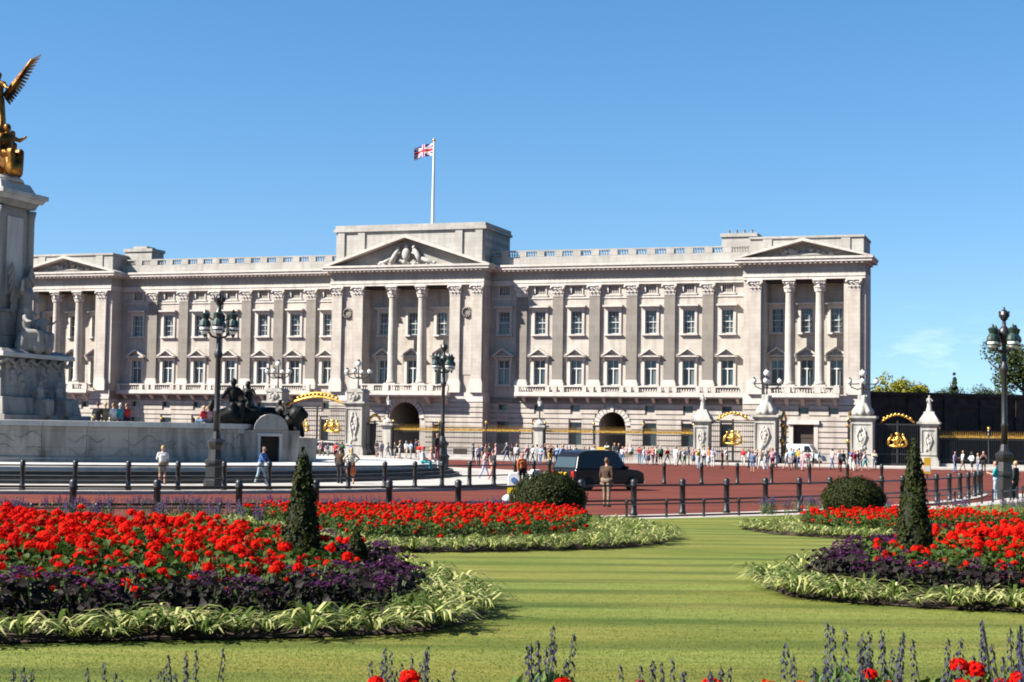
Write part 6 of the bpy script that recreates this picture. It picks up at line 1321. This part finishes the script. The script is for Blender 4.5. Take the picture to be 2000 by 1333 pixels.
# topiary
def clipped(name, label, base, h, r_, cone):
    t_=thing(name,label,'topiary',base); mb=MB(); rr=random.Random(int(base.x*100)); k=int(5200 if cone else 9000); core=MB()
    for i in range(k):
        a=rr.random()*6.28
        if cone:
            z=1-math.sqrt(rr.random()); prof=r_*(1-z)**0.62*(0.93+0.09*math.sin(3*a+z*11)+0.07*math.sin(5*a-z*17))*(1.0-0.15*(z<0.06)); zz=z*h; nx,nz=1,0.35; prof*=rr.uniform(0.84,1.12); p=(prof*math.cos(a),prof*math.sin(a),zz+0.02)
        else:
            cz=rr.uniform(-0.55,1); q_=math.sqrt(max(0,1-cz*cz)); lump=1+0.04*math.sin(4*a+3*cz)+0.035*math.sin(9*cz+2*a)+0.02*math.sin(13*a); d_=(rr.uniform(0.92,1.03) if rr.random()<0.93 else rr.uniform(1.02,1.09))*lump; p=(r_*q_*math.cos(a)*d_,r_*q_*math.sin(a)*d_,h*0.42+h*0.58*cz*d_); nx,nz=q_,cz
        s_=rr.uniform(0.022,0.042)*(1.0 if cone else 1.5)
        quad_leaf(mb,p,(nx*math.cos(a)+rr.uniform(-.6,.6),nx*math.sin(a)+rr.uniform(-.6,.6),nz+rr.uniform(-.5,.6)),(rr.uniform(-1,1),rr.uniform(-1,1),1),s_,s_*1.5,0)
    mb.build('leaves',YEW,t_)
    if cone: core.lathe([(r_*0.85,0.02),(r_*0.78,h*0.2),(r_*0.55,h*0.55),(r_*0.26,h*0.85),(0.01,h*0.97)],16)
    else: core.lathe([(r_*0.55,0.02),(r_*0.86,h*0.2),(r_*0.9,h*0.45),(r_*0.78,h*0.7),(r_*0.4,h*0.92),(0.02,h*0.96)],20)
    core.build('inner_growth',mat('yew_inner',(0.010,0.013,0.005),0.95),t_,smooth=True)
for nm,px,Y,h,r_,lab in TOPI: b_=W2(px,Y); b_.z+=0.03; clipped(nm,lab,b_,h,r_,nm=='yew_cone')
# trees beyond the wall
def tree(label, base, H, rad, crown0, mats, clumps, per, leaf, seed, squash=0.8):
    t_=thing('broadleaf_tree' if squash<1.5 else 'conifer_tree',label,'tree',base); rr=random.Random(seed); bk=mat('bark',(0.06,0.045,0.03),0.9,var=0.3,scale=4)
    mb=MB(); mb.tube([(0,0,0),(rad*0.03,0,H*0.3),(0,rad*0.03,H*0.7)],[H*0.028,H*0.022,H*0.008],8)
    for i in range(7):
        a=i*2.4; z0_=H*(0.28+0.06*i); mb.tube([(0,0,z0_),(rad*0.4*math.cos(a),rad*0.4*math.sin(a),z0_+H*0.10),(rad*0.75*math.cos(a),rad*0.75*math.sin(a),z0_+H*0.2)],[H*0.012,H*0.008,H*0.003],5)
    mb.build('trunk',bk,t_,smooth=True); V=[]; mb=MB(); cz=(H+crown0)/2; hz=(H-crown0)/2
    for c in range(clumps):
        d=Vector((rr.gauss(0,1),rr.gauss(0,1),rr.gauss(0,1))).normalized()*rr.random()**0.40
        cc=Vector((d.x*rad*0.85,d.y*rad*0.85,cz+d.z*hz*0.85))
        if squash>=1.5: f=max(0.05,1-(cc.z-crown0)/(H-crown0)); cc.x*=f; cc.y*=f
        cr_=rad*rr.uniform(0.16,0.30)*(0.6 if squash>=1.5 else 1)
        for i in range(per):
            e=Vector((rr.gauss(0,1),rr.gauss(0,1),rr.gauss(0,0.8))).normalized(); p=cc+e*cr_*rr.uniform(0.55,1.0); s_=leaf*rr.uniform(0.6,1.3)
            quad_leaf(mb,p,e+Vector((rr.uniform(-.6,.6),rr.uniform(-.6,.6),rr.uniform(-.2,.8))),(rr.uniform(-1,1),rr.uniform(-1,1),rr.uniform(-1,1)),s_,s_*1.2,0)
    mb.build('crown',mats,t_)
TREE1=leafmat('yellow_green_leaf',(0.34,0.31,0.03),(0.15,0.17,0.025)); TREE2=leafmat('dark_green_leaf',(0.035,0.055,0.018),(0.075,0.10,0.028)); TREE3=leafmat('far_leaf',(0.045,0.07,0.035),(0.07,0.095,0.05))
def tb(px, Y): p=atY(px,860,Y); return Vector((p.x,Y,-0.05))
for i,(px,Y,H,rad,lab,m_) in enumerate(((1730,222,11.7,4.4,'yellow-green tree nearest the palace corner above the dark wall',TREE1),(1772,226,11.9,4.0,'yellow-green tree at the right of the pair above the dark wall',TREE1),
    (2000,212,18.0,6.5,'large dark green tree at the right edge behind the lamp',TREE2),(1890,300,13.5,6.5,'low distant tree above the dark wall left of the lamp',TREE3),(1835,310,12.5,6.0,'distant tree above the dark wall nearest the yellow-green trees',TREE3),(1940,305,13.2,6.5,'distant tree above the dark wall beside the lamp',TREE3))):
    tree(lab,tb(px,Y),H,rad,H*0.32,m_,60,110,0.30,i+3)
tree('pointed distant conifer above the dark wall',tb(1864,296),16.0,2.2,5.0,TREE3,50,80,0.28,33,1.6)

# mown grass blades over the nearer lawn
GR=leafmat('grass_blade',(0.19,0.235,0.05),(0.11,0.15,0.022),0.9,0.45)
NB=70000; ry=rng.random(NB); Yb=9.0/(1-ry*(1-9.0/20.0)); xb=(rng.random(NB)*2.1-1.05)*1000/F_PX*Yb
ok=np.array([not any(inside((x,y),p) for p in BEDS.values()) for x,y in zip(xb[:NB],Yb[:NB])]) if True else None
xb,Yb=xb[ok],Yb[ok]; k=len(xb); zb=np.array([lawn_z(x,y) for x,y in zip(xb,Yb)]); a=rng.random(k)*6.283; w=rng.uniform(0.003,0.006,k); h=rng.uniform(0.005,0.013,k); l=rng.uniform(-0.02,0.02,(k,2))
V=np.empty((k,3,3)); V[:,0]=np.stack([xb-np.cos(a)*w,Yb-np.sin(a)*w,zb-0.004],1); V[:,1]=np.stack([xb+np.cos(a)*w,Yb+np.sin(a)*w,zb-0.004],1); V[:,2]=np.stack([xb+l[:,0],Yb+l[:,1],zb+h],1)
me=bpy.data.meshes.new('grass'); me.from_pydata(V.reshape(-1,3).tolist(),[],np.arange(3*k).reshape(-1,3).tolist()); me.materials.append(GR); me.polygons.foreach_set('use_smooth',np.ones(len(me.polygons),bool)); tag(obj('grass',me),'short mown grass of the striped lawn','grass',kind='stuff')
